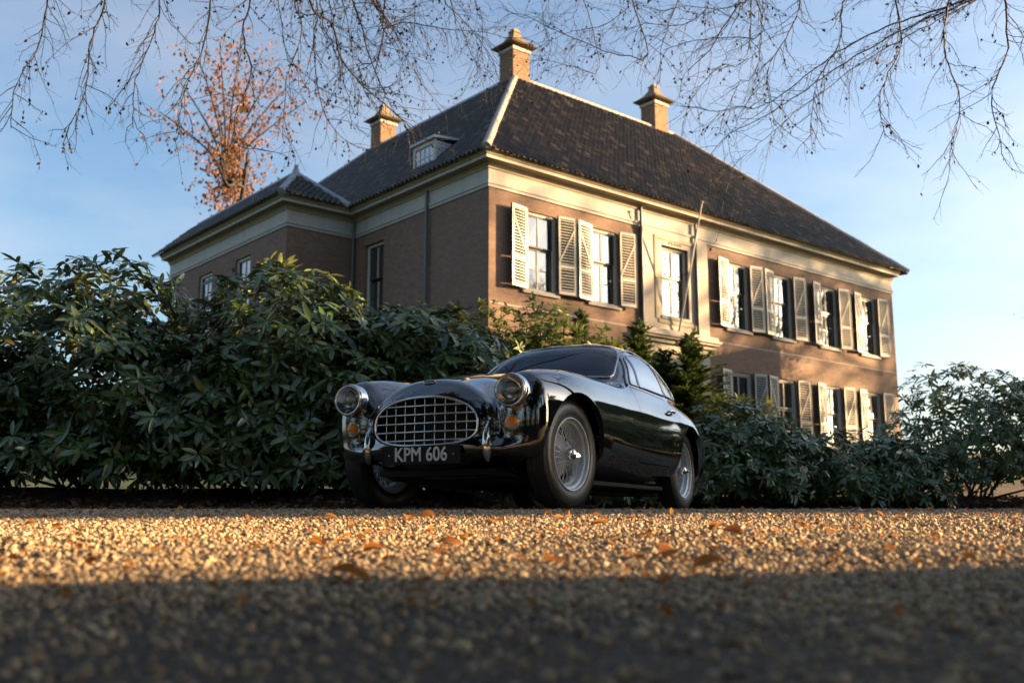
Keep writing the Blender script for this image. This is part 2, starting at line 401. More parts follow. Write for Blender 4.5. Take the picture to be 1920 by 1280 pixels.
rest.add([(HW, 0, -1), (HW, HD, -1), (HW, HD, HWALL), (HW, 0, HWALL)], [(0, 1, 2, 3)]); rest.add([(HW, HD, -1), (0, HD, -1), (0, HD, HWALL), (HW, HD, HWALL)], [(0, 1, 2, 3)])
rest.add([(0, HD, -1), (0, 19, -1), (0, 19, HWALL), (0, HD, HWALL)], [(0, 1, 2, 3)]); rest.add([(0, 19, -1), (-2.83, 19, -1), (-2.83, 19, HWALL), (0, 19, HWALL)], [(0, 1, 2, 3)])
rest.build('rear_wall', M_brick, house)
core = MB(); core.box(.9, HW - .9, .9, HD - .9, -1, HWALL); core.box(-1.9, .8, 9.0, 18.2, -1, HWALL); core.build('inner_rooms', M_room, house)

# frieze, cornice and mouldings: swept along the eaves as a profile (out, z)
PATH = [(HW, 0), (0, 0), (0, 8.14), (-2.83, 8.14), (-2.83, 19.0)]
def sweep(name, prof, mat):
    """profile swept along the outer wall line with mitred corners"""
    mb = MB(); n = len(prof); V = []
    for i, (x, y) in enumerate(PATH):
        # outward normals of the segments that meet here
        def nrm(a, b):
            dx, dy = b[0] - a[0], b[1] - a[1]; L = math.hypot(dx, dy); return (dy / L, -dx / L)
        ns = []
        if i > 0: ns.append(nrm(PATH[i - 1], PATH[i]))
        if i < len(PATH) - 1: ns.append(nrm(PATH[i], PATH[i + 1]))
        # walking from far right to the corner the house lies on the right: outward is the other side
        ns = [(-a, -b) for a, b in ns]
        if len(ns) == 2: mx, my = ns[0][0] + ns[1][0], ns[0][1] + ns[1][1]
        else: mx, my = ns[0]
        for o, z in prof: V.append((x + mx * o, y + my * o, z))
    F = []
    for i in range(len(PATH) - 1):
        for k in range(n - 1): F.append((i * n + k, i * n + k + 1, (i + 1) * n + k + 1, (i + 1) * n + k))
    mb.add(V, F); o = mb.build(name, mat, house); fix_normals(o.data); return o
z = lambda w: w - H0
sweep('frieze', [(.0, z(10.43)), (.05, z(10.43)), (.05, z(10.52)), (.085, z(10.53)), (.085, z(10.60)), (.045, z(10.62)), (.03, z(10.64)), (.03, z(11.04)), (.02, z(11.06))], M_frieze)
sweep('cornice', [(.02, z(11.04)), (.07, z(11.045)), (.085, z(11.10)), (.12, z(11.13)), (.14, z(11.18)), (.14, z(11.20)), (.42, z(11.215)), (.42, z(11.30)), (.435, z(11.315)), (.46, z(11.33)), (.52, z(11.39)), (.555, z(11.43)), (.56, z(11.475)), (.40, z(11.49)), (.2, z(11.46))], M_cornice)
sweep('cornice_fascia', [(.4215, z(11.217)), (.428, z(11.217)), (.428, z(11.300)), (.4215, z(11.300))], M_frieze)
sweep('string_course', [(.0, z(6.645)), (.022, z(6.65)), (.025, z(6.70)), (.0, z(6.72))], M_frieze) if False else None
mb = MB(); fbox(mb, 'R', .02, 7.05, z(6.655), z(6.70), -.02, .014); mb.build('string_course', M_sill, house)
mb = MB(); fbox(mb, 'R', 10.70, HW, z(6.655), z(6.70), -.02, .014); mb.build('string_course', M_sill, house)
mb = MB(); fbox(mb, 'R', .0, .28, -1, HWALL, -.02, .012); mb.build('corner_strip', M_brick, house)

# ---- windows
def window(face, a, b, z0, z1, bars=(1, 2), sash=M_sash, deep=.10, meet=.50, dark=True):
    """frame, two sashes, glazing bars, panes each on their own, stone sill"""
    w = empty('window', pt(face, (a + b) / 2, z0, 0), 0, house); o0 = Vector(w.location)
    def bx(mb, s0, s1, za, zb, oa, ob):
        P = [Vector(pt(face, s, zz, o)) - o0 for s in (s0, s1) for o in (oa, ob) for zz in (za, zb)]
        return mb.add(P, [(0, 1, 3, 2), (4, 6, 7, 5), (0, 4, 5, 1), (2, 3, 7, 6), (0, 2, 6, 4), (1, 5, 7, 3)])
    fw = .11; d = -deep
    f = MB(); bx(f, a, a + fw, z0, z1, d - .10, d + .03); bx(f, b - fw, b, z0, z1, d - .10, d + .03); bx(f, a + fw, b - fw, z1 - .10, z1, d - .10, d + .034); bx(f, a + fw, b - fw, z0, z0 + .06, d - .10, d + .026)
    f.build('frame', M_cream, w)
    ia, ib, ja, jb = a + fw, b - fw, z0 + .06, z1 - .10; zm = ja + (jb - ja) * meet
    rows = [(ja, zm - .02, d - .05), (zm + .02, jb, d - .01)]
    for q, (za, zb, dd) in enumerate(rows):
        s = MB(); t = .04
        bx(s, ia, ia + t, za, zb, dd - .04, dd); bx(s, ib - t, ib, za, zb, dd - .04, dd); bx(s, ia + t, ib - t, za, za + .05, dd - .04, dd + .002); bx(s, ia + t, ib - t, zb - .045, zb, dd - .04, dd + .002)
        s.build('sash', sash, w)
        nx, nz = bars[0] + 1, (bars[1] if q == 0 else bars[1] - 1)
        nz = max(nz, 1); xs = np.linspace(ia + t, ib - t, nx + 1); zz = np.linspace(za + .05, zb - .045, nz + 1)
        for k in range(1, nx): m_ = MB(); bx(m_, xs[k] - .026, xs[k] + .026, za + .05, zb - .045, dd - .03, dd + .006); m_.build('glazing_bar', M_cream, w)
        for k in range(1, nz): m_ = MB(); bx(m_, ia + t, ib - t, zz[k] - .014, zz[k] + .014, dd - .03, dd - .004); m_.build('glazing_bar', sash, w)
        for i in range(nx):
            for j in range(nz):
                g = MB(); e = rng.uniform(-.0035, .0035, 4)
                V = [Vector(pt(face, xs[i + p], zz[j + r_], dd - .02 + e[p * 2 + r_])) - o0 for p, r_ in ((0, 0), (1, 0), (1, 1), (0, 1))]
                g.add(V, [(0, 1, 2, 3)]); g.build('pane', M_wglass, w)
    s = MB(); bx(s, a - .08, b + .08, z0 - .13, z0 - .005, -.1, .09); s.build('sill', M_sill, w)
    return w
def shutter(face, hinge, width, z0, z1, sgn, ang=R(9)):
    """louvred leaf swung back towards the wall; green rim, cream frame and louvres, diagonal brace; sgn +1 opens to larger s"""
    hx, hy, hz = pt(face, hinge, z0, .13)
    sh = empty('shutter', (hx, hy, hz), (-ang if sgn > 0 else math.pi + ang), house)
    # local: x along the leaf from the hinge, y thickness, z up.  face R: outward is -y
    H = z1 - z0; t = .045; st = .075
    b = MB()
    for x0, x1, c0, c1 in ((0, st, 0, H), (width - st, width, 0, H), (st, width - st, 0, .10), (st, width - st, H - .085, H), (st, width - st, H * .335, H * .335 + .10)):
        b.box(x0, x1, -t / 2, t / 2, c0, c1)
    fr = b.build('shutter_frame', M_sh_cream, sh)
    e = MB(); e.box(-.02, width + .03, -.035, .035, -.03, 0); e.box(width, width + .03, -.035, .035, 0, H); e.box(-.02, 0, -.035, .035, 0, H)
    e.build('edge_rim', M_sh_green, sh)
    me = bpy.data.meshes.get('louvre_%d' % round(width * 100))
    if me is None:
        k = MB(); L = width - 2 * st; c_ = [(-.020, -.013), (-.020, .012), (.030, .082), (.030, .052)]
        k.add([(x_, y_, z_) for x_ in (0, L) for y_, z_ in c_], [(0, 4, 5, 1), (1, 5, 6, 2), (2, 6, 7, 3), (3, 7, 4, 0), (0, 1, 2, 3), (7, 6, 5, 4)])
        me = k.me('louvre_%d' % round(width * 100), M_sh_cream); me.materials.append(M_sh_green)
        for p_ in me.polygons:
            if p_.index != 0: p_.material_index = 1     # only the front edge is cream, the rest dark green
    def run(c0, c1):
        n = int((c1 - c0) / .098)
        for i in range(n):
            o = link('slat', me, sh, (st, 0, c0 + (i + .5) * (c1 - c0) / n))
            if sgn < 0: o.scale = (1, -1, 1)
    run(.10, H * .335); run(H * .335 + .10, H - .085)
    d = MB(); s_ = -1 if sgn > 0 else 1
    yy = s_ * (t / 2 + .001); A_, B_ = (st * .5, H * .42), (width - st * .5, H * .86)
    q_ = Vector((B_[0] - A_[0], B_[1] - A_[1])).normalized() * .024; q_ = (-q_.y, q_.x)
    d.prism([(A_[0] - q_[0], 0, A_[1] - q_[1]), (B_[0] - q_[0], 0, B_[1] - q_[1]), (B_[0] + q_[0], 0, B_[1] + q_[1]), (A_[0] + q_[0], 0, A_[1] + q_[1])], (0, yy, 0), (0, yy + s_ * .016, 0)); bo_ = d.build('brace', M_sh_cream, sh); fix_normals(bo_.data)
    return sh
for a, b in winR:
    bay = abs(a - 8.12) < .1
    window('R', a, b, UZ0, UZ1, (1, 2), M_sash, .14 if bay else .10, .36 if False else .56)
    if not bay: window('R', a, b, LZ0, LZ1, (1, 2), M_cream, .10, .56)
    if not bay:
        for z0_, z1_ in ((UZ0 + .02, UZ1 + .03), (LZ0 + .02, LZ1 + .02)):
            shutter('R', a + .03, .70, z0_, z1_, -1); shutter('R', b - .03, .70, z0_, z1_, 1)
for a, b in winL: window('L', a, b, UZ0, UZ1 + .04, (1, 2), M_sash, .17)
for a, b in ((11.0, 12.3), (14.5, 15.8)): window('V', a, b, UZ0, UZ1, (1, 2), M_sash, .12)

# ---- central bay: pilasters, panelled surround, balcony cornice, portal below
for a, b in ((7.06, 7.60), (10.10, 10.69)):
    m_ = MB(); fbox(m_, 'R', a, b, z(6.72), HWALL - .02, -.02, .11); m_.build('pilaster', M_pil, house)
    m_ = MB(); fbox(m_, 'R', a + .02, b - .02, -1, z(6.25), -.02, .10); m_.build('pilaster', M_pil, house)
bay = MB(); fbox(bay, 'R', 7.60, 8.12, z(6.72), HWALL - .02, -.02, .05); fbox(bay, 'R', 9.62, 10.10, z(6.72), HWALL - .02, -.02, .05); fbox(bay, 'R', 8.12, 9.62, UZ1, HWALL - .02, -.02, .05); fbox(bay, 'R', 8.12, 9.62, z(6.72), UZ0 - .02, -.02, .05)
bay.build('bay_panel', M_pil, house)
arch = MB()
for s0, s1, a, b in ((7.72, 7.86, UZ0 - .15, UZ1 + .32), (9.88, 10.02, UZ0 - .15, UZ1 + .32), (7.86, 9.88, UZ1 + .20, UZ1 + .32), (7.86, 9.88, UZ0 - .30, UZ0 - .15)): fbox(arch, 'R', s0, s1, a, b, .05, .085)
arch.build('architrave', M_cornice, house)
for k in range(5): MB().lathe([(.045, 0), (.045, .012), (0, .014)], 10, 'Y', c=(8.55 + k * .155, -.064, UZ1 + .11)).build('vent_hole', M_iron, house)
bal = MB()
for z0_, z1_, o in ((6.56, 6.72, .30), (6.48, 6.56, .42), (6.40, 6.48, .34), (6.26, 6.40, .20)): fbox(bal, 'R', 6.90 - o * .4, 10.85 + o * .4, z(z0_), z(z1_), -.02, o)
bal.build('balcony_cornice', M_pil, house)
por = MB(); fbox(por, 'R', 7.60, 8.0, -1, z(6.25), -.02, .06); fbox(por, 'R', 9.75, 10.12, -1, z(6.25), -.02, .06); fbox(por, 'R', 8.0, 9.75, z(5.3), z(6.25), -.02, .06); por.build('portal', M_pil, house)
dr_ = MB(); fbox(dr_, 'R', 8.0, 9.75, .0, z(5.3), -.26, -.2); dr_.build('front_door', M_sh_green, house)
# ---- downpipes with hopper heads
def downpipe(face, s, ztop, out=.09):
    p = MB(); P = [pt(face, s, zz, out) for zz in (-.9, 2, 5, ztop)]; p.tube(P, .055, 10)
    for zz in (1.2, 3.4, 5.6, 7.6): p.tube([pt(face, s, zz, out), pt(face, s, zz + .07, out)], .068, 10)
    p.build('downpipe', M_pipe, house)
downpipe('R', 6.98, z(11.18), .12); downpipe('R', 9.99, z(11.05), .14); downpipe('L', 3.26, z(11.1), .12); downpipe('L', 8.02, z(11.05), .12)
# wall anchors and their tie
for s in (.36, 2.11): m_ = MB(); fbox(m_, 'L', s - .022, s + .022, z(6.17), z(6.80), .0, .05); m_.build('wall_anchor', M_iron, house)
MB().tube([pt('L', s, z(6.60 + .02 * math.sin(s * 2)), .02) for s in np.linspace(.05, 3.1, 12)], .016, 6).build('anchor_tie', M_iron, house)

# ---- roofs: boarding, curved tiles in courses, ridge and hip caps
def roof_plane(name, a, b, c, d):
    o = MB().add([a, b, c, d] if d is not None else [a, b, c], [tuple(range(4 if d is not None else 3))]).build(name, M_roofbase, house); return o
E_ = EAVE
roof_plane('roof', (-OV, -OV, E_), (HW + OV, -OV, E_), (HW - 7.09, 7.09, RZ), (7.09, 7.09, RZ))
roof_plane('roof', (-OV, HD + OV, E_), (-OV, -OV, E_), (7.09, 7.09, RZ), (7.09, HD - 7.09, RZ))
roof_plane('roof', (HW + OV, -OV, E_), (HW + OV, HD + OV, E_), (HW - 7.09, HD - 7.09, RZ), (HW - 7.09, 7.09, RZ))
roof_plane('roof', (HW + OV, HD + OV, E_), (-OV, HD + OV, E_), (7.09, HD - 7.09, RZ), (HW - 7.09, HD - 7.09, RZ))
roof_plane('roof', (7.09, 7.09, RZ), (HW - 7.09, 7.09, RZ), (HW - 7.09, HD - 7.09, RZ), (7.09, HD - 7.09, RZ))
WA = (-2.05, 9.10, z(12.78)); WB = (-2.05, 17.9, z(12.78))
roof_plane('wing_roof', (-2.83 - OV, 8.14 - OV, E_), (-.55, 8.14 - OV, E_), WA, None)
roof_plane('wing_roof', (-2.83 - OV, 19 + OV, E_), (-2.83 - OV, 8.14 - OV, E_), WA, WB)
roof_plane('wing_roof', (-.55, 8.14 - OV, E_), (.8, 19, z(12.6)), WB, WA)
TW, TL = .235, .30
def tile_shape():
    xs = np.array((0, .05, .12, .21, .30, .37, .44, .70, 1.0)); zs = .085 * np.clip(np.cos((xs - .21) / .25 * np.pi / 2), 0, 1) ** .9   # a high roll beside a flat pan
    V = []; n = len(xs)
    for q, (l, lift) in enumerate(((0, .034), (TL + .05, .002))):
        for x, zz in zip(xs, zs): V.append((x * TW, l, zz + lift))
    V += [(x * TW, 0, zz - .004) for x, zz in zip(xs, zs)]
    F = [(i, i + 1, n + i + 1, n + i) for i in range(n - 1)] + [(2 * n + i, 2 * n + i + 1, i + 1, i) for i in range(n - 1)]
    return np.array(V), F
TV, TF = tile_shape()
tile_me = mesh('tile', TV, TF, M_tile, False)
for p_ in tile_me.polygons: p_.use_smooth = p_.index < 8
def tile_roof(name, origin, ex, up, width, slen, inside, singles=0, near=None):
    """courses of tiles in the plane spanned by ex and up; the nearest `singles` of them as objects of their own"""
    ex = Vector(ex).normalized(); up = Vector(up).normalized(); nz = ex.cross(up); origin = Vector(origin) + nz * .02
    spots = []
    for j in range(int(slen / TL)):
        for i in range(int(width / TW)):
            x = i * TW; y = j * TL
            if inside(x + TW / 2, y + TL / 2): spots.append((x, y))
    Mx = Matrix((ex, up, nz)).transposed()
    if singles:
        spots.sort(key=lambda q: (Vector(origin) + ex * q[0] + up * q[1] - Vector(near)).length)
    par = None
    rnd = np.random.default_rng(len(spots)); J = rnd.uniform(-1, 1, (len(spots), 3))
    VV = []; FF = []; MN = np.array(Mx)
    for k, (x, y) in enumerate(spots):
        p = origin + ex * (x + J[k, 0] * .006) + up * (y + J[k, 1] * .012) + nz * (J[k, 2] * .004)
        if k < singles:
            o = link('tile', tile_me, house, p); o.rotation_mode = 'QUATERNION'; o.rotation_quaternion = Mx.to_quaternion()
        else:
            b_ = len(VV) * len(TV); VV.append(TV @ MN.T + np.array(p)); FF += [tuple(i + b_ for i in f) for f in TF]
    if VV:
        me = mesh(name, np.concatenate(VV), FF, M_tile); sm = np.array([(i % 16) < 8 for i in range(len(FF))]); me.polygons.foreach_set('use_smooth', sm)
        tag(link(name, me, house), kind='stuff')
SL = math.hypot(RUN, RZ - EAVE); cu, su = RUN / SL, (RZ - EAVE) / SL
tile_roof('tile_field', (-OV, -OV - .03, EAVE), (1, 0, 0), (0, cu, su), HW + 2 * OV, SL, lambda x, y: y * cu + .10 < x < HW + 2 * OV - y * cu - .10, 300, (1.5, -1, EAVE))
tile_roof('tile_field', (-OV - .03, HD + OV, EAVE), (0, -1, 0), (cu, 0, su), HD + 2 * OV, SL, lambda x, y: y * cu + .10 < x < HD + 2 * OV - y * cu - .10)
ws = math.atan2(WA[2] - E_, WA[1] - (8.14 - OV)); wl_ = math.hypot(WA[2] - E_, WA[1] - 8.14 + OV)
tile_roof('tile_field', (-2.83 - OV, 8.14 - OV - .03, EAVE), (1, 0, 0), (0, math.cos(ws), math.sin(ws)), 2.86, wl_, lambda x, y: y / wl_ * 1.36 + .05 < x < 2.86 - y / wl_ * 1.5 - .05)
ws2 = math.atan2(WA[2] - E_, WA[0] + 2.83 + OV); wl2 = math.hypot(WA[2] - E_, WA[0] + 2.83 + OV)
tile_roof('tile_field', (-2.83 - OV - .03, 19 + OV, EAVE), (0, -1, 0), (math.cos(ws2), 0, math.sin(ws2)), 12.0, wl2, lambda x, y: y / wl2 * 1.3 < x < 12.0 - y / wl2 * 1.55 - .05)
def caps(name, a, b, r=.15, mat=None):
    a, b = Vector(a), Vector(b); L = (b - a).length; n = int(L / .38); d = (b - a) / n; m_ = MB()
    for k in range(n):
        p = a + d * k; m_.tube([p + Vector((0, 0, .02)), p + d * 1.06 + Vector((0, 0, .05))], [r * 1.06, r * .94], 10)
    o = m_.build(name, mat or M_mortar, house); tag(o, kind='stuff'); return o
caps('ridge_caps', (7.09, 7.09, RZ + .02), (HW - 7.09, 7.09, RZ + .02)); caps('ridge_caps', (7.09, 7.09, RZ + .02), (7.09, HD - 7.09, RZ + .02), .15, M_lead)
caps('hip_caps', (-OV + .05, -OV + .05, EAVE + .06), (7.09, 7.09, RZ + .04), .15); caps('hip_caps', (HW + OV, -OV, EAVE + .06), (HW - 7.09, 7.09, RZ + .04)); caps('hip_caps', (-OV, HD + OV, EAVE + .06), (7.09, HD - 7.09, RZ + .04), .15, M_lead)
caps('hip_caps', (-2.83 - OV, 8.14 - OV, EAVE + .05), WA, .13, M_lead); caps('hip_caps', (-.58, 8.14 - OV, EAVE + .05), WA, .13, M_lead); caps('ridge_caps', WA, WB, .13, M_lead)
MB().lathe([(.0, .42), (.07, .40), (.09, .34), (.06, .30), (.12, .22), (.16, .0)], 14, 'Z', c=(WA[0], WA[1], WA[2])).build('finial', M_lead, house)
# chimneys: brick shaft, white band, flared lead cap with a knob
def chimney(x, y, zb, wx=.92, wy=.92, h=1.25):
    c = empty('chimney', (x, y, zb), 0, house)
    MB().box(-wx / 2, wx / 2, -wy / 2, wy / 2, -1.6, h).build('shaft', M_brick_ch, c)
    b = MB(); b.box(-wx / 2 - .05, wx / 2 + .05, -wy / 2 - .05, wy / 2 + .05, h, h + .15); b.build('band', M_frieze, c)
    n = MB(); n.box(-wx / 2 + .06, wx / 2 - .06, -wy / 2 + .06, wy / 2 - .06, h + .15, h + .27); n.build('flue_neck', M_iron, c)
    cap = MB(); rings = [(.37, .26), (.40, .31), (.30, .44), (.19, .62), (.115, .85), (.085, 1.02)]; V = []
    for r, hz in rings:
        k = r / .40 * (wx / 2 + .30); V += [(-k, -k, h + hz), (k, -k, h + hz), (k, k, h + hz), (-k, k, h + hz)]
    F = [(3, 2, 1, 0)]
    for i in range(len(rings) - 1): F += [(4 * i + j, 4 * i + (j + 1) % 4, 4 * i + 4 + (j + 1) % 4, 4 * i + 4 + j) for j in range(4)]
    F.append(tuple(4 * (len(rings) - 1) + j for j in range(4))); cap.add(V, F); cp = cap.build('cap', M_cap, c)
    MB().box(-.20, .20, -.20, .20, h + 1.02, h + 1.10).box(-.12, .12, -.12, .12, h + 1.10, h + 1.20).build('knob', M_cap, cp)
    return c
chimney(7.30, 7.35, RZ + .0); chimney(16.25, 7.3, RZ); chimney(7.4, 17.9, RZ)
# dormer on the left slope
dm = empty('dormer', (.22, 3.85, z(11.62)), 0, house); dm.scale = (1, 1, 1.32)
MB().box(.0, 1.5, -.62, .62, .0, 1.05).build('dormer_side', M_lead, dm)
f_ = MB()
for y0, y1, a, b in ((-.66, -.55, -.02, 1.08), (.55, .66, -.02, 1.08), (-.55, .55, .96, 1.08), (-.55, .55, -.02, .06)): f_.box(-.07, .02, y0, y1, a, b)
for k in (1, 2, 3): f_.box(-.045, .0, -.55 + k * .275 - .014, -.55 + k * .275 + .014, .06, .96)
for k in (1, 2): f_.box(-.042, .0, -.55, .55, .06 + k * .30 - .012, .06 + k * .30 + .012)
f_.build('dormer_frame', M_cream, dm)
for i in range(4):
    for j in range(3): e = rng.uniform(-.006, .006, 4); MB().add([(-.03 + e[0], -.536 + i * .275, .072 + j * .30), (-.03 + e[1], -.536 + i * .275 + .247, .072 + j * .30), (-.03 + e[2], -.536 + i * .275 + .247, .348 + j * .30), (-.03 + e[3], -.536 + i * .275, .348 + j * .30)], [(0, 1, 2, 3)]).build('pane', M_wglass, dm)
MB().prism([(-.16, 0, 1.08), (-.16, 0, 1.15), (1.9, 0, 1.32), (1.9, 0, 1.25)], (0, -.74, 0), (0, .74, 0)).build('dormer_roof', M_lead, dm)
rw = MB(); P0 = Vector((-.25, 7.1, EAVE + .42)); rw.add([P0, P0 + Vector((0, .45, 0)), P0 + Vector((.55, .45, .55)), P0 + Vector((.55, 0, .55))], [(3, 2, 1, 0)]); rw.build('roof_window', M_wglass, house)

# ---- flagpole slung from the balcony
fp_b = Vector((8.85, -.16, z(6.72))); fp_t = Vector((8.85, -1.42, z(11.34)))
Wm = Matrix.Translation((HX, HY, H0)) @ Matrix.Rotation(HA, 4, 'Z')
pole = empty('flagpole', Wm @ fp_b); dlt = Wm @ fp_t - Wm @ fp_b
MB().tube([Vector((0, 0, 0)), dlt * .3, dlt * .7, dlt], [.042, .038, .032, .026], 10).build('pole', M_cream, pole)
kn = MB(); kn.lathe([(.0, .10), (.05, .08), (.06, .03), (.035, .0)], 12, 'Z', c=tuple(dlt)); kn.build('pole_knob', M_cornice, pole)
MB().tube([dlt * .47, dlt * .47 + (Wm.to_3x3() @ Vector((0, .62, -.12)))], .016, 6).build('stay', M_iron, pole)
tag(pole, 'thin cream flagpole leaning out from the balcony above the house portal', 'flagpole')
# ------------------------------------------------------------ the car: smooth implicit body, skinned by rays from its axis
def pchip(xs, ys):
    xs = np.array(xs, float); ys = np.array(ys, float)
    o = np.argsort(xs); xs = xs[o]; ys = ys[o]
    h = np.diff(xs); d = np.diff(ys) / h; m = np.zeros(len(xs))
    m[0] = d[0]; m[-1] = d[-1]
    for i in range(1, len(xs) - 1):
        if d[i - 1] * d[i] > 0:
            w1 = 2 * h[i] + h[i - 1]; w2 = h[i] + 2 * h[i - 1]
            m[i] = (w1 + w2) / (w1 / d[i - 1] + w2 / d[i])
    def f(x):
        x = np.clip(x, xs[0], xs[-1]); k = np.clip(np.searchsorted(xs, x) - 1, 0, len(h) - 1)
        t = (x - xs[k]) / h[k]; t2 = t * t; t3 = t2 * t
        return (2*t3-3*t2+1)*ys[k] + (t3-2*t2+t)*h[k]*m[k] + (-2*t3+3*t2)*ys[k+1] + (t3-t2)*h[k]*m[k+1]
    return f

def smoothed(xs, ys, w=0.07):
    """pchip sampled and blurred, so that curvature runs on without kinks"""
    f = pchip(xs, ys); X = np.linspace(min(xs) - 0.3, max(xs) + 0.3, 900); Y = f(X)
    k = np.exp(-0.5 * (np.arange(-60, 61) * (X[1] - X[0]) / w) ** 2); k /= k.sum()
    Y2 = np.convolve(np.pad(Y, 60, mode='edge'), k, mode='valid')
    return lambda x: np.interp(x, X, Y2)

def smin(a, b, k):
    m = np.minimum(a, b); return m - k * np.log(np.exp(-(a - m) / k) + np.exp(-(b - m) / k))

hull_w = smoothed([.6, .3, 0, -.6, -1.2, -1.8, -2.3, -2.7, -3.0, -3.2, -3.32], [.60, .68, .725, .735, .745, .75, .745, .70, .60, .48, .36])
hull_t = smoothed([.6, .3, 0, -.6, -1.2, -1.8, -2.3, -2.7, -3.0, -3.2, -3.32], [.63, .735, .79, .828, .85, .84, .82, .76, .68, .62, .58])
hood_t = smoothed([.6, .54, .38, .2, -.13, -.35, -.7, -1.0, -1.4, -2], [.705, .74, .785, .82, .875, .905, .935, .95, .94, .8], .05)
hood_w = smoothed([.6, .4, .1, -.3, -.8, -1.2, -2], [.402, .392, .385, .44, .57, .6, .5])
fen_t = smoothed([.55, .45, .36, .2, -.06, -.35, -.7, -1.1, -1.5, -2.0], [.745, .777, .800, .828, .853, .866, .872, .868, .85, .82], .05)
fen_w = smoothed([.55, .45, .3, .1, -.2, -.6, -1.0, -1.5], [.132, .150, .176, .20, .215, .205, .18, .15], .05)
fen_y = smoothed([.55, .3, 0, -.6, -1.1, -1.5], [.553, .562, .570, .562, .57, .58])
rf_t = smoothed([-1.3, -1.7, -2.0, -2.3, -2.55, -2.8, -3.0, -3.2, -3.4], [.80, .825, .84, .825, .79, .72, .645, .57, .52], .06)
rf_w = smoothed([-1.3, -1.7, -2.0, -2.3, -2.6, -2.9, -3.2], [.13, .17, .205, .215, .20, .17, .12], .06)
rf_y = smoothed([-1.3, -2.0, -2.4, -2.8, -3.2], [.58, .57, .56, .53, .46], .06)
cab_t = smoothed([-.6, -.85, -1.02, -1.2, -1.4, -1.6, -1.85, -2.1, -2.4, -2.7, -3.0, -3.25, -3.4], [.72, .80, .93, 1.09, 1.225, 1.295, 1.325, 1.305, 1.215, 1.07, .89, .72, .62], .035)
cab_w = smoothed([-.6, -.9, -1.15, -1.5, -1.9, -2.3, -2.7, -3.0, -3.3], [.50, .58, .625, .650, .655, .635, .57, .48, .36], .05)
cab_n = smoothed([-.9, -1.3, -1.7, -2.4, -3.0], [4.2, 3.4, 2.75, 2.5, 2.3], .08)

def car_field(x, y, z):
    y = np.abs(y)
    def se(dy, dz, hw, hh, n, dx=0.0): return (((dy / hw) ** n + (np.abs(dz) / hh) ** n + dx) ** (1 / n) - 1) * np.minimum(hw, hh)
    front = lambda xs, l, n: (np.maximum(x - xs, 0) / l) ** n
    ht = hull_t(x)
    hull = se(y, z - (ht + .19) / 2, hull_w(x), (ht - .19) / 2, 3.0, front(.02, .36, 3.0) + (np.maximum(-2.95 - x, 0) / .3) ** 3)
    nt = hood_t(x); w = hood_w(x)
    hood = se(y, z - .47, w, np.where(z > .47, nt - .47, .23), 2.35, front(.46, .135, 2.35) + (np.maximum(-1.5 - x, 0) / .5) ** 2.35)
    nose = se(y, z - .505, w * .985, np.where(z > .505, .200, .172), 2.3, front(.47, .125, 2.3) + (np.maximum(.1 - x, 0) / .4) ** 2.3)
    ft = fen_t(x); fb = .295
    fen = se(np.abs(y - fen_y(x)), z - (ft + fb) / 2, fen_w(x), (ft - fb) / 2, 2.35, front(.38, .115, 2.35) + (np.maximum(-1.2 - x, 0) / .6) ** 2.35)
    rt = rf_t(x)
    rf = se(np.abs(y - rf_y(x)), z - (rt + .26) / 2, rf_w(x), (rt - .26) / 2, 2.5, (np.maximum(x + 1.75, 0) / .6) ** 2.5 + (np.maximum(-2.8 - x, 0) / .36) ** 2.5)
    cn = cab_n(x); ct = cab_t(x)
    cab = se(y, z - .70, cab_w(x), np.where(z > .70, np.maximum(ct - .70, .10), .42), cn, (np.maximum(-2.85 - x, 0) / .42) ** cn + (np.maximum(x + .95, 0) / .3) ** cn)
    cab = cab / np.where(z > .70, np.minimum(cab_w(x), np.maximum(ct - .70, .10)), .42) * .36      # one scale above and below the belt
    # lower jaw below the lamps, sweeping back to the wheel arch
    pl_ = ((np.maximum(x + .15, 0) / .70) ** 4.2 + (y / .615) ** 4.2) ** (1 / 4.2)
    j = (pl_ ** 2.6 + (np.abs(z - .338) / .076) ** 2.6) ** (1 / 2.6)
    jaw = np.where(x > -.5, (j - 1) * .1, .5)
    f = smin(hull, hood, .03)
    f = smin(f, fen, .022)
    f = smin(f, rf, .035)
    f = smin(f, cab, .022)
    f = smin(f, nose, .02)
    f = smin(f, jaw, .022)
    return f

def cast(O, D, tmax=2.0, steps=64):
    """outermost surface crossing along rays O + t D"""
    N = len(O); t = np.full(N, tmax); lo = np.zeros(N); hi = np.full(N, tmax); done = np.zeros(N, bool)
    for i in range(steps):
        tt = tmax * (1 - (i + 1) / steps)
        P = O + D * tt; v = car_field(P[:, 0], P[:, 1], P[:, 2]) < 0
        new = v & ~done; lo[new] = tt; hi[new] = tt + tmax / steps; done |= v
    for _ in range(26):
        mid = (lo + hi) / 2; P = O + D * mid[:, None]; v = car_field(P[:, 0], P[:, 1], P[:, 2]) < 0
        lo = np.where(v, mid, lo); hi = np.where(v, hi, mid)
    return O + D * ((lo + hi) / 2)[:, None], done

def side_y(xz):
    P = np.array([(a, 0, b) for a, b in xz], float); D = np.tile((0, 1., 0), (len(P), 1)); return cast(P, D, 1.0, 60)[0]
def front_x(yz, x0=-2.0, tm=2.8):
    P = np.array([(x0, a, b) for a, b in yz], float); D = np.tile((1., 0, 0), (len(P), 1)); return cast(P, D, tm, 120)[0]
def field_normal(P):
    e = 1e-4; g = np.stack([car_field(*(P + np.eye(3)[i] * e).T) - car_field(*(P - np.eye(3)[i] * e).T) for i in range(3)], 1)
    return g / np.maximum(np.linalg.norm(g, axis=1, keepdims=True), 1e-9)

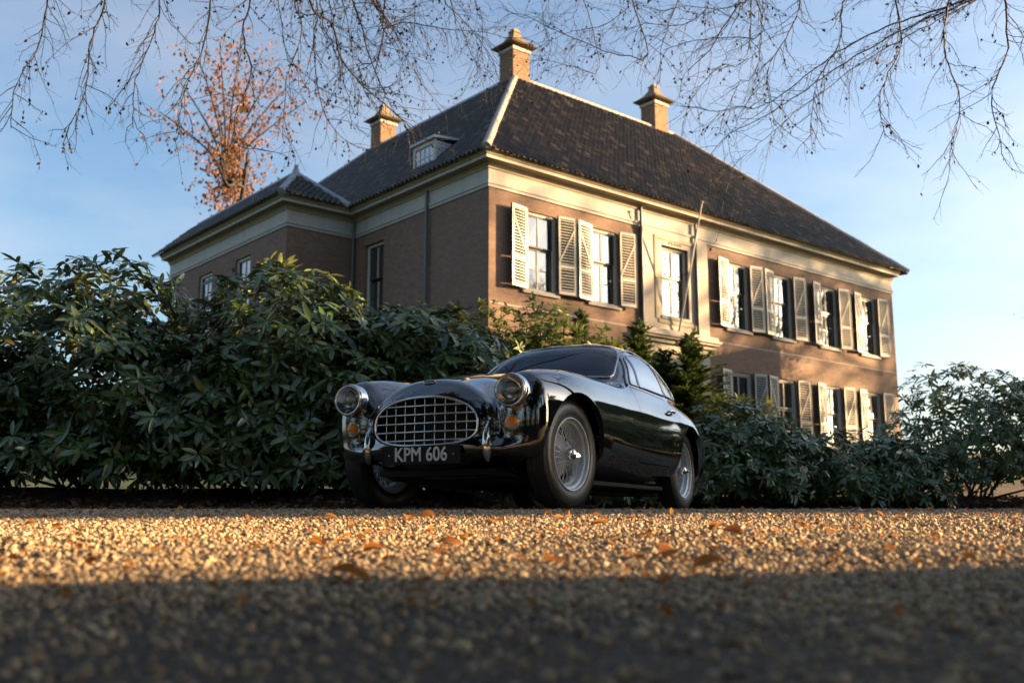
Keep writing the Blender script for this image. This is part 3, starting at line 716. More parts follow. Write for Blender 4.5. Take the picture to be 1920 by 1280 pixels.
def skin_body(nt=260, nf=110, nm=190, nr=56):
    XF, XR, Z0 = 0.05, -2.75, .36
    th = np.arange(nt) / nt * 2 * np.pi
    rows_o = []; rows_d = []
    al = np.linspace(0.004, np.pi / 2, nf)
    for a in al:
        rows_o.append(np.tile((XF, 0, Z0), (nt, 1))); rows_d.append(np.stack([np.full(nt, np.cos(a)), np.sin(a) * np.cos(th), np.sin(a) * np.sin(th)], 1))
    for x in np.linspace(XF, XR, nm)[1:-1]:
        rows_o.append(np.tile((x, 0, Z0), (nt, 1))); rows_d.append(np.stack([np.zeros(nt), np.cos(th), np.sin(th)], 1))
    for a in np.linspace(np.pi / 2, np.pi - .004, nr):
        rows_o.append(np.tile((XR, 0, Z0), (nt, 1))); rows_d.append(np.stack([np.full(nt, np.cos(a)), np.sin(a) * np.cos(th), np.sin(a) * np.sin(th)], 1))
    O = np.concatenate(rows_o); D = np.concatenate(rows_d)
    O[:, 2] -= .8 * np.maximum(D[:, 2], 0) ** 2 * np.clip((O[:, 0] + .78) / .5, 0, 1)          # rays that climb start lower, so that they look into the valleys beside the bonnet
    P, ok = cast(O, D)
    nrow = len(rows_o)
    i = np.arange(nrow - 1)[:, None]; k = np.arange(nt)[None, :]; k2 = (k + 1) % nt
    Q = np.stack([i * nt + k, i * nt + k2, (i + 1) * nt + k2, (i + 1) * nt + k], -1).reshape(-1, 4)
    return P, Q

def clip(V, F, g):
    """keep the part of the surface where g > 0; returns vertices, faces and the new rim edges"""
    V = np.asarray(V); newV = list(map(tuple, V)); out = []; rim = []; cut = {}
    if isinstance(F, np.ndarray):
        gp = g[F] > 0; full = gp.all(1); some = gp.any(1) & ~full
        out = [tuple(f) for f in F[full]]; mixed = [tuple(f) for f in F[some]]
    else:
        mixed = []
        for f in F:
            s = [g[i] > 0 for i in f]
            if all(s): out.append(tuple(f))
            elif any(s): mixed.append(tuple(f))
    for f in mixed:
        poly = []; cutp = []
        for a, b in zip(f, f[1:] + f[:1]):
            if g[a] > 0: poly.append(a)
            if (g[a] > 0) != (g[b] > 0):
                key = (min(a, b), max(a, b))
                if key not in cut:
                    t = g[a] / (g[a] - g[b]); cut[key] = len(newV); newV.append(tuple(V[a] * (1 - t) + V[b] * t))
                poly.append(cut[key]); cutp.append((cut[key], g[a] > 0))
        if len(poly) >= 3: out.append(tuple(poly))
        if len(cutp) == 2:
            e = [c for c, s in cutp if s] + [c for c, s in cutp if not s]
            if len(e) == 2: rim.append(tuple(e))
    return np.array(newV), out, rim

def compact(V, F):
    used = np.unique(np.concatenate([np.array(f) for f in F])); m = -np.ones(len(V), int); m[used] = np.arange(len(used))
    return V[used], [tuple(m[i] for i in f) for f in F], m

def round_poly(pts, r, n=5):
    """polygon with rounded corners, dense enough to follow a surface"""
    out = []; N = len(pts)
    for i in range(N):
        p0 = np.array(pts[i - 1], float); p = np.array(pts[i], float); p1 = np.array(pts[(i + 1) % N], float)
        a = p0 - p; b = p1 - p; la = np.linalg.norm(a); lb = np.linalg.norm(b); rr = r[i] if hasattr(r, '__len__') else r
        rr = min(rr, la * .45, lb * .45)
        A = p + a / la * rr; B = p + b / lb * rr
        for t in np.linspace(0, 1, n): out.append((1 - t) ** 2 * A + 2 * t * (1 - t) * p + t * t * B)
    res = []
    for i in range(len(out)):
        a, b = out[i], out[(i + 1) % len(out)]; L = np.linalg.norm(b - a); k = max(1, int(L / .03))
        for j in range(k): res.append(a + (b - a) * j / k)
    return np.array(res)

def poly_sd(P, poly):
    """signed distance to a polygon, negative inside"""
    d = np.full(len(P), 1e9); ins = np.zeros(len(P), bool); n = len(poly)
    for i in range(n):
        a, b = poly[i], poly[(i + 1) % n]; e = b - a; w = P - a
        t = np.clip((w @ e) / max(e @ e, 1e-12), 0, 1); q = w - t[:, None] * e
        d = np.minimum(d, np.hypot(q[:, 0], q[:, 1]))
        c = ((a[1] > P[:, 1]) != (b[1] > P[:, 1])) & (P[:, 0] < (b[0] - a[0]) * (P[:, 1] - a[1]) / (b[1] - a[1] + 1e-15) + a[0])
        ins ^= c
    return np.where(ins, -d, d)

# materials of the car
def paint_mat():
    m, nt, b = nodes('black_car_paint')
    b.inputs['Base Color'].default_value = (.0035, .0036, .004, 1)
    n = noise(nt, coords(nt), 3.0, 4)
    mr = nt.nodes.new('ShaderNodeMapRange'); mr.inputs['To Min'].default_value = .035; mr.inputs['To Max'].default_value = .075
    nt.links.new(n.outputs[0], mr.inputs[0]); nt.links.new(mr.outputs[0], b.inputs['Roughness'])
    b.inputs['IOR'].default_value = 1.7; b.inputs['Coat IOR'].default_value = 1.8; b.inputs['Coat Weight'].default_value = 1.0; b.inputs['Coat Roughness'].default_value = .015
    return m
M_paint = paint_mat()
M_chrome = plain('chrome', (.75, .74, .72), .07, 1.0, .04, 20)
M_dchrome = plain('brushed_chrome', (.62, .61, .59), .16, 1.0, .06, 40)
M_silver = plain('silver_wheel_paint', (.66, .68, .71), .34, .35, .05, 30)
M_rub = plain('tyre_rubber', (.030, .030, .031), .36, 0, .25, 25, .08, spec=.55)
M_black = plain('matt_black', (.006, .006, .006), .8, 0, .2)
M_plate = plain('plate_black', (.006, .006, .007), .45, 0, .2, spec=.25)
M_plate_txt = plain('plate_silver', (.85, .85, .83), .5, .0, .05, 60)
def glass_dark(name, ior):
    m, nt, b = nodes(name); b.inputs['Base Color'].default_value = (.004, .005, .007, 1)
    b.inputs['Roughness'].default_value = .01; b.inputs['IOR'].default_value = ior
    n = noise(nt, coords(nt), 2.0, 2); mr = nt.nodes.new('ShaderNodeMapRange'); mr.inputs['To Min'].default_value = .006; mr.inputs['To Max'].default_value = .02
    nt.links.new(n.outputs[0], mr.inputs[0]); nt.links.new(mr.outputs[0], b.inputs['Roughness'])
    return m
M_cglass = glass_dark('windscreen_glass', 1.6); M_sglass = glass_dark('side_window_glass', 9.0)
def lamp_glass(name, tint, rough=.02):
    m, nt, b = nodes(name); nt.nodes.remove(b); out = nt.nodes['Material Output']
    tr = nt.nodes.new('ShaderNodeBsdfTransparent'); tr.inputs[0].default_value = (*tint, 1)
    gl = nt.nodes.new('ShaderNodeBsdfGlossy'); gl.inputs['Roughness'].default_value = rough
    fr = nt.nodes.new('ShaderNodeFresnel'); fr.inputs['IOR'].default_value = 1.7; mx = nt.nodes.new('ShaderNodeMixShader'); df = nt.nodes.new('ShaderNodeBsdfDiffuse'); df.inputs[0].default_value = (.8, .8, .78, 1); m2 = nt.nodes.new('ShaderNodeMixShader'); m2.inputs[0].default_value = .07
    w = nt.nodes.new('ShaderNodeTexWave'); w.inputs['Scale'].default_value = 30; w.bands_direction = 'Y'
    nt.links.new(coords(nt), w.inputs['Vector'])
    bu = nt.nodes.new('ShaderNodeBump'); bu.inputs['Strength'].default_value = .3; bu.inputs['Distance'].default_value = .002
    nt.links.new(w.outputs[0], bu.inputs['Height']); nt.links.new(bu.outputs[0], gl.inputs['Normal'])
    for a, c in ((fr.outputs[0], mx.inputs[0]), (tr.outputs[0], m2.inputs[1]), (df.outputs[0], m2.inputs[2]), (m2.outputs[0], mx.inputs[1]), (gl.outputs[0], mx.inputs[2]), (mx.outputs[0], out.inputs['Surface'])): nt.links.new(a, c)
    return m
M_lens = lamp_glass('headlamp_lens', (.97, .97, .95))
def amber():
    m, nt, b = nodes('amber_lens'); n = noise(nt, coords(nt), 60, 2)
    nt.links.new(ramp(nt, n.outputs[0], [(.3, (.90, .20, .004)), (.7, (1.0, .28, .008))]), b.inputs['Base Color'])
    b.inputs['Roughness'].default_value = .25; b.inputs['Coat Weight'].default_value = .25
    return m
M_amber = amber()
M_clear = plain('clear_lamp_glass', (.55, .55, .53), .12, 0, .1, 50, spec=.7, coat=1)
M_red = plain('red_lens', (.25, .01, .008), .1, 0, .1, coat=1)

PH = R(26.155)
car = empty('vintage_coupe', (-.265, 6.414, 0), math.atan2(-math.cos(PH), -math.sin(PH)))
tag(car, 'glossy black vintage coupe with chrome grille and wire wheels parked on the gravel', 'car')

BV, BQ = skin_body()
ARCH = ((.02, .318, .378), (-2.262, .332, .348))
def g_arch(P):
    g = np.full(len(P), 9.)
    for ax, az, r in ARCH: g = np.minimum(g, np.hypot(P[:, 0] - ax, P[:, 2] - az) - r)
    return np.maximum(g, .44 - np.abs(P[:, 1]))
# mouth of the grille: arched top, flatter bottom
def mouth_pts(s=1.0, n=72):
    o = []
    for k in range(n):
        a = 2 * math.pi * k / n; c, s_ = math.cos(a), math.sin(a)
        e = 2.25 if s_ > 0 else 3.0; hh = .168 if s_ > 0 else .128
        rr = (abs(c) ** e + abs(s_) ** e) ** (-1 / e)
        o.append((s * .362 * c * rr, .490 + s * hh * s_ * rr))
    return np.array(o)
MOUTH = mouth_pts()
DOOR = round_poly([(-1.095, .335), (-1.10, .60), (-1.125, .83), (-1.16, .876), (-1.90, .86), (-1.99, .80), (-1.93, .55), (-1.86, .335)], [.05, .1, .08, .03, .06, .06, .2, .05])
def g_door(P): return np.maximum(poly_sd(P[:, [0, 2]], DOOR), .40 - np.abs(P[:, 1]))

def lip(V, rim, F, depth, dirf):
    """a rim turned inward, on vertices of its own so that the edge stays crisp"""
    idx = {}; L = list(map(tuple, V)); out = []
    for a, b in rim:
        for i in (a, b):
            if i not in idx:
                p = np.array(V[i]); d = dirf(p); idx[i] = len(L); L.append(tuple(p)); L.append(tuple(p + d * depth))
        out.append((idx[a], idx[b], idx[b] + 1, idx[a] + 1))
    return np.array(L), list(F) + out
inward_y = lambda p: np.array((0, -np.sign(p[1]), 0.))

def build_body():
    V, F, r1 = clip(BV, BQ, g_arch(BV)); r1 = [e for e in r1 if abs(V[e[0]][1]) > .5 and V[e[0]][2] > .2]; V, F = lip(V, r1, F, .035, inward_y)
    g = np.where(V[:, 0] > .25, poly_sd(V[:, 1:3], MOUTH), 1.0)
    V, F, r2 = clip(V, F, g); V, F = lip(V, r2, F, .10, lambda p: np.array((-1., -.12 * np.sign(p[1]) * min(1, abs(p[1]) * 5), 0)))
    V, F, r3 = clip(V, F, g_door(V) - .0028); V, F = lip(V, r3, F, .02, inward_y)
    V, F, _ = compact(V, F)
    body = link('body', mesh('body', V, F, M_paint, True), car); fix_normals(body.data)
    for s in (1, -1):
        V, F, r = clip(BV, BQ, np.where(BV[:, 1] * s > 0, -g_door(BV) - .0028, -1)); V, F = lip(V, r, F, .02, inward_y); V, F, _ = compact(V, F)
        d = link('door', mesh('door', V, F, M_paint, True), car); fix_normals(d.data)
        # chrome handle: a tapered grip on two feet
        hp = side_y([(-1.815, .752)])[0]; hb = MB()
        X = np.linspace(-.06, .06, 13)
        hb.tube([(hp[0] + x, s * (hp[1] + .018 + .012 * (1 - (x / .06) ** 2)), hp[2] + .004 * math.sin(x * 30)) for x in X], [.0045 + .0065 * (1 - (x / .062) ** 2) for x in X], 10)
        for x in (-.038, .042): hb.tube([(hp[0] + x, s * (hp[1] - .01), hp[2]), (hp[0] + x, s * (hp[1] + .024), hp[2])], .007, 8)
        hb.lathe([(.016, -.004), (.016, .004), (.011, .008), (0, .009)], 14, 'Y', c=(hp[0] - .075, s * (hp[1] + .002), hp[2]))
        hb.build('handle', M_chrome, d)
        yield d
doors = list(build_body())

# wheel wells and floor, so that the openings look into dark sheet metal
wl = MB()
for ax, az, r in ARCH:
    for s in (1, -1):
        prof = [(r + .012, s * .56), (r + .012, s * .45), (0, s * .44)]
        wl.lathe(prof, 28, 'Y', 0, math.pi, c=(ax, 0, az))
wl.build('wheel_well', M_black, car)
fl = MB()
fl.box(-1.85, -.42, -.66, .66, .165, .19); fl.box(.10, .42, -.40, .40, .20, .235); fl.box(-.42, .10, -.40, .40, .17, .20); fl.box(-3.0, -1.86, -.42, .42, .17, .2)
fl.tube([(-.3, -.56, .20), (.06, -.5, .21), (.06, .5, .21), (-.3, .56, .20)], .022, 8)
fl.tube([(0, -.62, .33), (0, -.3, .27), (0, .3, .27), (0, .62, .33)], .026, 8)
fl.tube([(-2.286, -.62, .33), (-2.286, .62, .33)], .04, 8)
fl.tube([(-.6, .3, .15), (-1.6, .33, .14), (-3.1, .36, .17)], .026, 8)
fl.build('underbody', M_black, car)

# ---- windows: panes lying on the curved surface with a chrome frame round each
def pane(name, outline, mode, s, parent, trim=.007, off=.003, mat=M_cglass):
    if mode == 'side': g = np.where(BV[:, 1] * s > .15, -poly_sd(BV[:, [0, 2]], outline), -1)
    else: g = np.where((BV[:, 0] < -.8) & (BV[:, 0] > -1.75), -poly_sd(BV[:, 1:3], outline), -1)
    V, F, rim = clip(BV, BQ, g); V, F, m = compact(V, F)
    N = field_normal(V * np.array([1, 1, 1])); N[:, 1] = np.where(V[:, 1] < 0, N[:, 1], N[:, 1])
    o = link(name, mesh(name, V + N * off, F, mat, True), parent); fix_normals(o.data)
    if mode == 'side': P = side_y(outline); P[:, 1] *= s
    else: P = front_x(outline, -1.9, 1.6)
    Np = field_normal(P)
    MB().tube([tuple(p) for p in P + Np * (off + .001)], trim, 8, closed=True).build('window_trim', M_dchrome, o)
    return o
WS = round_poly([(-.555, .935), (-.50, 1.14), (-.40, 1.232), (0, 1.262), (.40, 1.232), (.50, 1.14), (.555, .935), (.3, .952), (0, .962), (-.3, .952)], [.05, .12, .12, .3, .12, .12, .05, .2, .2, .2])
pane('windscreen', WS, 'front', 1, car, .008)
VENT = round_poly([(-1.235, .905), (-1.405, 1.115), (-1.46, 1.15), (-1.37, .90)], .018)
MAIN = round_poly([(-1.385, .90), (-1.478, 1.155), (-1.70, 1.185), (-1.93, 1.165), (-1.99, .895)], [.015, .03, .2, .03, .02])
QUART = round_poly([(-2.03, .897), (-1.975, 1.155), (-2.15, 1.10), (-2.36, .985), (-2.385, .905)], [.015, .03, .12, .06, .03])
for s in (1, -1):
    pane('side_window', MAIN, 'side', s, doors[0] if s > 0 else doors[1], mat=M_sglass, trim=.006)
    pane('vent_window', VENT, 'side', s, doors[0] if s > 0 else doors[1], mat=M_sglass, trim=.005)
    pane('quarter_window', QUART, 'side', s, car, .0065, mat=M_sglass)
    gx = np.array([(-1.15, .885), (-1.25, .985), (-1.38, 1.13), (-1.47, 1.185), (-1.70, 1.225), (-1.93, 1.205), (-2.17, 1.13), (-2.38, 1.02), (-2.46, .95)])
    fz = np.stack([np.interp(np.linspace(0, 8, 60), range(9), gx[:, i]) for i in (0, 1)], 1)
    P = side_y(fz); P = P + field_normal(P) * .004; P[:, 1] *= s
    MB().tube([tuple(p) for p in P], .0085, 8).build('rain_gutter', M_paint, car)

# ---- grille: oval frame, round bars across, thin uprights
gri_x = lambda y: .565 - .20 * y * y
G = mouth_pts(.955); gr = MB()
gr.tube([(gri_x(y) + .004, y, z) for y, z in G], .0085, 10, closed=True)
grille = gr.build('grille', M_chrome, car)
def z_span(y, S=.955):
    P = mouth_pts(S, 400); zz = P[np.abs(P[:, 0] - y) < .004][:, 1]; return (zz.min(), zz.max()) if len(zz) else (0, 0)
def y_half(z, S=.955):
    P = mouth_pts(S, 400); yy = P[np.abs(P[:, 1] - z) < .003][:, 0]; return yy.max() if len(yy) else 0
for z in (.398, .448, .498, .549, .600):
    h = y_half(z); Y = np.linspace(-h, h, 17)
    MB().tube([(gri_x(y) + .004, y, z) for y in Y], .0054, 8).build('grille_bar', M_chrome, grille)
for y in np.linspace(-.272, .272, 9):
    a, b = z_span(y)
    MB().tube([(gri_x(y) - .008, y, a), (gri_x(y) - .008, y, b)], .0023, 6).build('grille_upright', M_dchrome, grille)
bk = MB(); bk.add([(gri_x(y) - .09, y * 1.06, .49 + (z - .49) * 1.06) for y, z in G], [tuple(range(len(G)))]); bk.build('radiator', M_black, car)

# ---- headlamps, indicators, overriders, badge
def headlamp(s):
    c = (.535, s * .552, .664)
    h = MB().lathe([(.098, -.06), (.101, -.02), (.1005, .0), (.097, .012), (.090, .019), (.084, .021), (.0815, .016)], 48, 'X', c=c)
    h.lathe([(.094, .016), (.0955, .013), (.0935, .0095)], 48, 'X', c=(c[0] + .006, c[1], c[2]))
    ho = h.build('headlamp', M_chrome, car)
    n = 10; MB().lathe([(.0835 * math.sin(math.pi / 2 * k / n), .030 * math.cos(math.pi / 2 * k / n) + .012) for k in range(n + 1)][::-1], 48, 'X', c=c).build('lens', M_lens, ho)
    MB().lathe([(.083, .012), (.07, -.018), (.05, -.04), (.02, -.056), (0, -.058)], 40, 'X', c=c).build('reflector', M_chrome, ho)
    MB().lathe([(.0, .004), (.014, .001), (.016, -.01), (.012, -.05)], 16, 'X', c=c).build('bulb', M_clear, ho)
    return ho
def indicator(s):
    p = front_x([(s * .541, .485)], 0, .8)[0]; c = (p[0] - .004, s * .541, .485)
    b = MB().lathe([(.046, -.02), (.047, .006), (.044, .014), (.040, .016), (.0385, .012)], 36, 'X', c=c).build('indicator', M_chrome, car)
    prof = [(.039 * math.sin(math.pi / 2 * k / 8), .014 + .026 * math.cos(math.pi / 2 * k / 8) ** .8) for k in range(9)][::-1]
    L = MB().lathe(prof, 40, 'X', c=c)
    for nm_, mt_, low in (('amber_lens', M_amber, False), ('clear_lens', M_clear, True)):
        keep = [f for f in L.F if (sum(L.V[i][2] for i in f) / 4 < c[2] - .0165) == low]
        V_, F_, _ = compact(np.array(L.V), keep); link(nm_, mesh(nm_, V_, F_, mt_, True), b)
    # web closing the cut between the two lenses
    return b
def overrider(s):
    p = front_x([(s * .400, .385)], 0, .8)[0]; n = 18; V = []; F = []; seg = 16
    for i in range(n + 1):
        t = i / n; z = .262 + t * .238; prof = math.sin(math.pi * min(max(t, 0.0), 1)) ** .55 if 0 < t < 1 else .0
        hw = .031 * prof * (1 - .12 * t) + 1e-4; dp = .055 * prof + 1e-4; xc = p[0] - .012 - .012 * (t - .5)
        for k in range(seg):
            a = 2 * math.pi * k / seg; V.append((xc + dp * max(math.cos(a), -.6), s * .400 + hw * math.sin(a), z))
    for i in range(n):
        for k in range(seg): F.append((i * seg + k, i * seg + (k + 1) % seg, (i + 1) * seg + (k + 1) % seg, (i + 1) * seg + k))
    o = MB().add(V, F, True).build('overrider', M_chrome, car); fix_normals(o.data)
for s in (1, -1): headlamp(s); indicator(s); overrider(s)

def text_mesh(name, s, size, mat, extrude=.002, sx=1.0, bold=0.0):
    cu = bpy.data.curves.new(name, 'FONT'); cu.body = s; cu.size = size; cu.extrude = extrude; cu.align_x = 'CENTER'; cu.align_y = 'CENTER'
    cu.bevel_depth = bold; cu.bevel_resolution = 1; cu.resolution_u = 4
    t = bpy.data.objects.new('t', cu); COL.objects.link(t); dg = bpy.context.evaluated_depsgraph_get()
    me = bpy.data.meshes.new_from_object(t.evaluated_get(dg)); bpy.data.objects.remove(t, do_unlink=True)
    me.name = name; me.transform(Matrix.Diagonal((sx, 1, 1, 1))); me.materials.clear(); me.materials.append(mat); return me

# badge: small oval on the nose
bp = np.array((.505, 0, 0)); bz = cast(np.array([(.505, 0, .5)]), np.array([(0, 0, 1.)]), .6)[0][0]; bn = field_normal(bz[None])[0]
bq = Vector(bn).to_track_quat('Z', 'Y')
bd = MB(); n = 28
bd.add([(.043 * math.cos(2 * math.pi * k / n), .020 * math.sin(2 * math.pi * k / n), h) for h in (0, .004) for k in range(n)],
       [tuple(range(n, 2 * n))] + [(k, (k + 1) % n, n + (k + 1) % n, n + k) for k in range(n)])
badge = bd.build('badge', M_plate, car); badge.rotation_mode = 'QUATERNION'
badge.location = Vector(bz) + Vector(bn) * .001
zx = Vector(bn); yx = Vector((-1, 0, 0)); yx = (yx - zx * yx.dot(zx)).normalized(); xx = yx.cross(zx)
badge.rotation_quaternion = Matrix((xx, yx, zx)).transposed().to_quaternion()
MB().tube([(.042 * math.cos(2 * math.pi * k / n), .0195 * math.sin(2 * math.pi * k / n), .004) for k in range(n)], .0022, 6, closed=True).build('badge_rim', M_chrome, badge)
link('badge_letters', text_mesh('badge_letters', 'A.C.', .026, M_chrome, .001), badge, (0, 0, .0055))

# number plate: dished black panel with raised silver characters
pl = MB(); W2, H2 = .262, .0545
out = round_poly([(-W2, -H2), (W2, -H2), (W2, H2), (-W2, H2)], .010)
np_ = len(out)
pl.add([(.0, y, z) for y, z in out] + [(.006, y, z) for y, z in out], [tuple(range(np_, 2 * np_))] + [(k, (k + 1) % np_, np_ + (k + 1) % np_, np_ + k) for k in range(np_)])
pl.tube([(.006, y * .985, z * .95) for y, z in out], .003, 6, closed=True)
plate = pl.build('number_plate', M_plate, car, (.606, .010, .311), (0, R(3), 0)); fix_normals(plate.data)
tm = text_mesh('plate_letters', 'KPM 606', .114, M_plate_txt, .0015, .84, .0017)
tm.transform(Matrix(((0, 0, 1, 0), (1, 0, 0, 0), (0, 1, 0, 0), (0, 0, 0, 1))))
link('plate_letters', tm, plate, (.0085, 0, 0))
for s in (1, -1): MB().lathe([(.0, .003), (.004, .002), (.005, 0)], 10, 'X', c=(.006, s * .215, 0)).build('plate_bolt', M_chrome, plate)

# tail lamps and rear bumper guard
for s in (1, -1):
    p = side_y([(-3.02, .52)])[0]
    MB().lathe([(.04, 0), (.041, .012), (.036, .02), (.02, .032), (0, .036)], 24, 'Y', c=(-3.02, p[1] - .006, .52)).build('tail_lamp', M_red, car) if s > 0 else None

# ---- wire wheels
def tyre_prof():
    r0 = .213
    p = [(r0, -.060), (r0 + .008, -.066), (.235, -.074), (.262, -.079), (.288, -.076), (.306, -.068), (.315, -.060)]
    tread = []
    for k in range(7):
        y = -.054 + k * .018; rr = .3305 - .0045 * (y / .054) ** 2
        tread += [(rr, y - .0066), (rr, y + .0066), (rr - .006, y + .0072), (rr - .006, y + .0108)]
    tread = tread[:-2]
    return p + tread + [(a, -b) for a, b in p[::-1]]
def wheel(loc, side, steer, spokes=True):
    w = empty('wheel', loc, steer + (0 if side > 0 else math.pi), car)
    t = MB().lathe(tyre_prof(), 96, 'Y')
    t.lathe([(.2265, .0705), (.229, .0735), (.232, .0735), (.234, .0715)], 72, 'Y')
    for k in range(150):                                   # shoulder serrations
        a = 2 * math.pi * k / 150
        for sy in (1, -1):
            c, s_ = math.cos(a), math.sin(a); c2, s2 = math.cos(a + .022), math.sin(a + .022)
            V = [(r * cc, sy * y, r * ss) for r, y in ((.3085, .0690), (.3225, .0612)) for cc, ss in ((c, s_), (c2, s2))]
            V += [(r * cc, sy * y, r * ss) for r, y in ((.3085, .0655), (.3225, .0570)) for cc, ss in ((c, s_), (c2, s2))]
            t.add(V, [(0, 1, 3, 2), (0, 4, 5, 1), (2, 3, 7, 6), (0, 2, 6, 4), (1, 5, 7, 3)])
    to = t.build('tyre', M_rub, w); fix_normals(to.data)
    rim = [(.2185, .064), (.221, .068), (.2195, .071), (.2135, .0705), (.209, .064), (.2065, .054), (.203, .050), (.194, .047), (.190, .040), (.187, .024), (.178, .016), (.172, .010), (.172, -.028), (.19, -.038), (.198, -.052), (.208, -.066), (.219, -.070)]
    ro = MB().lathe(rim, 72, 'Y').build('rim', M_silver, w)
    hub = MB().lathe([(.0, .062), (.028, .062), (.031, .056), (.034, .030), (.040, .022), (.042, -.02), (.060, -.03), (.062, -.05), (.0, -.05)], 32, 'Y').build('hub', M_silver, w)
    dr = MB().lathe([(.145, -.09), (.150, -.055), (.145, -.050), (.09, -.046), (.085, -.03), (.0, -.028)], 40, 'Y').build('brake_drum', M_silver, w)
    sp = MB().lathe([(.034, .052), (.036, .064), (.033, .078), (.024, .088), (.010, .094), (0, .095)], 28, 'Y')
    for a in (R(8), R(188)):                               # two eared knock-off nut
        c, s_ = math.cos(a), math.sin(a); ns = (-s_, c)
        V = []
        for r, wd, y0, y1 in ((.024, .017, .060, .082), (.048, .013, .068, .088), (.066, .006, .080, .094)):
            for q in (-1, 1):
                for y in (y0, y1): V.append((r * c + q * wd * ns[0], y, r * s_ + q * wd * ns[1]))
        F = []
        for i in (0, 4): F += [(i, i + 1, i + 5, i + 4), (i + 2, i + 6, i + 7, i + 3), (i, i + 4, i + 6, i + 2), (i + 1, i + 3, i + 7, i + 5)]
        F.append((8, 9, 11, 10)); sp.add(V, F)
    so_ = sp.build('spinner', M_chrome, w); fix_normals(so_.data); bevel(so_, .003, 2, 35)
    n = 20
    for kind, (hr, hy, rr, ry, lean) in enumerate(((.033, .046, .174, .006, .42), (.033, .041, .174, .000, -.42), (.043, -.014, .174, -.020, .5))):
        key = 'spoke_%d' % kind
        me = bpy.data.meshes.get(key)
        if me is None:
            b = (rr * math.cos(lean * .42), ry, rr * math.sin(lean * .42)); a = (hr * math.cos(-lean), hy, hr * math.sin(-lean))
            me = MB().tube([a, b], .0021, 5).tube([tuple(np.array(b) * .95 + np.array(a) * .05), b], .0036, 5).me(key, M_silver)
        for k in range(n):
            link('spoke', me, w, None, (0, 2 * math.pi * (k + kind * .33) / n, 0))
    return w
ST = R(-6)
wheel((0, .632, .331), 1, ST); wheel((0, -.632, .331), -1, ST); wheel((-2.286, .632, .331), 1, 0); wheel((-2.286, -.632, .331), -1, 0)
# ------------------------------------------------------------ vegetation
def at(px, py, y):
    """world point seen at photo pixel (1920 x 1280) at forward distance y"""
    x_ = (px - 960) / 1900; u_ = (640 - py) / 1900; c, s = math.cos(R(10)), math.sin(R(10))
    d = Vector((x_, c - u_ * s, s + u_ * c)); return Vector((0, 0, CAM_Z)) + d * (y / d.y)

def leaf_mat(name, stops, under, rough=.34, spec=.5, trans=.25):
    m, nt, b = nodes(name); gm = nt.nodes.new('ShaderNodeNewGeometry'); oi = nt.nodes.new('ShaderNodeObjectInfo')
    ad = nt.nodes.new('ShaderNodeMath'); ad.operation = 'ADD'; nt.links.new(gm.outputs['Random Per Island'], ad.inputs[0]); nt.links.new(oi.outputs['Random'], ad.inputs[1])
    fr = nt.nodes.new('ShaderNodeMath'); fr.operation = 'FRACT'; nt.links.new(ad.outputs[0], fr.inputs[0])
    col = ramp(nt, fr.outputs[0], stops); n = noise(nt, coords(nt), 30, 2)
    col = mix(nt, .35, col, ramp(nt, n.outputs[0], [(.3, (.65, .65, .65)), (.7, (1.1, 1.1, 1.1))]), 'MULTIPLY')
    col = mix(nt, gm.outputs['Backfacing'], col, under)
    nt.links.new(col, b.inputs['Base Color']); b.inputs['Roughness'].default_value = rough; b.inputs['Specular IOR Level'].default_value = spec
    if trans:
        out = nt.nodes['Material Output']; tr = nt.nodes.new('ShaderNodeBsdfTranslucent'); mx = nt.nodes.new('ShaderNodeMixShader'); mx.inputs[0].default_value = trans
        nt.links.new(col, tr.inputs[0]); nt.links.new(b.outputs[0], mx.inputs[1]); nt.links.new(tr.outputs[0], mx.inputs[2]); nt.links.new(mx.outputs[0], out.inputs['Surface'])
    return m
M_rhodo = leaf_mat('rhododendron_leaf', [(0, (.060, .112, .032)), (.4, (.092, .162, .045)), (.75, (.125, .205, .056)), (.93, (.165, .23, .065)), (.97, (.24, .21, .07)), (1, (.18, .10, .045))], (.14, .17, .07), .24, .9, .18)
M_laurel = leaf_mat('young_shrub_leaf', [(0, (.055, .085, .018)), (.4, (.085, .125, .022)), (.8, (.13, .17, .03)), (1, (.20, .20, .04))], (.12, .15, .05), .36, .5)
M_yew = leaf_mat('yew_needles', [(0, (.045, .085, .022)), (.5, (.075, .13, .032)), (.9, (.11, .17, .04)), (1, (.17, .20, .05))], (.08, .12, .04), .5, .35, .2)
M_ever = leaf_mat('evergreen_leaf', [(0, (.012, .026, .010)), (.5, (.022, .044, .016)), (1, (.045, .07, .022))], (.03, .045, .02), .45, .4, .1)
M_dry = leaf_mat('dry_beech_leaf', [(0, (.014, .009, .006)), (.6, (.03, .017, .009)), (1, (.08, .04, .016))], (.04, .024, .012), .7, .2, .1)
M_copper = leaf_mat('copper_autumn_leaf', [(0, (.12, .05, .018)), (.5, (.20, .085, .03)), (1, (.30, .14, .05))], (.22, .10, .04), .6, .3, .4)
M_bark = plain('grey_bark', (.016, .014, .012), .85, 0, .35, 14, .4)
M_stem = plain('shrub_stem', (.06, .042, .028), .85, 0, .3, 20, .3)

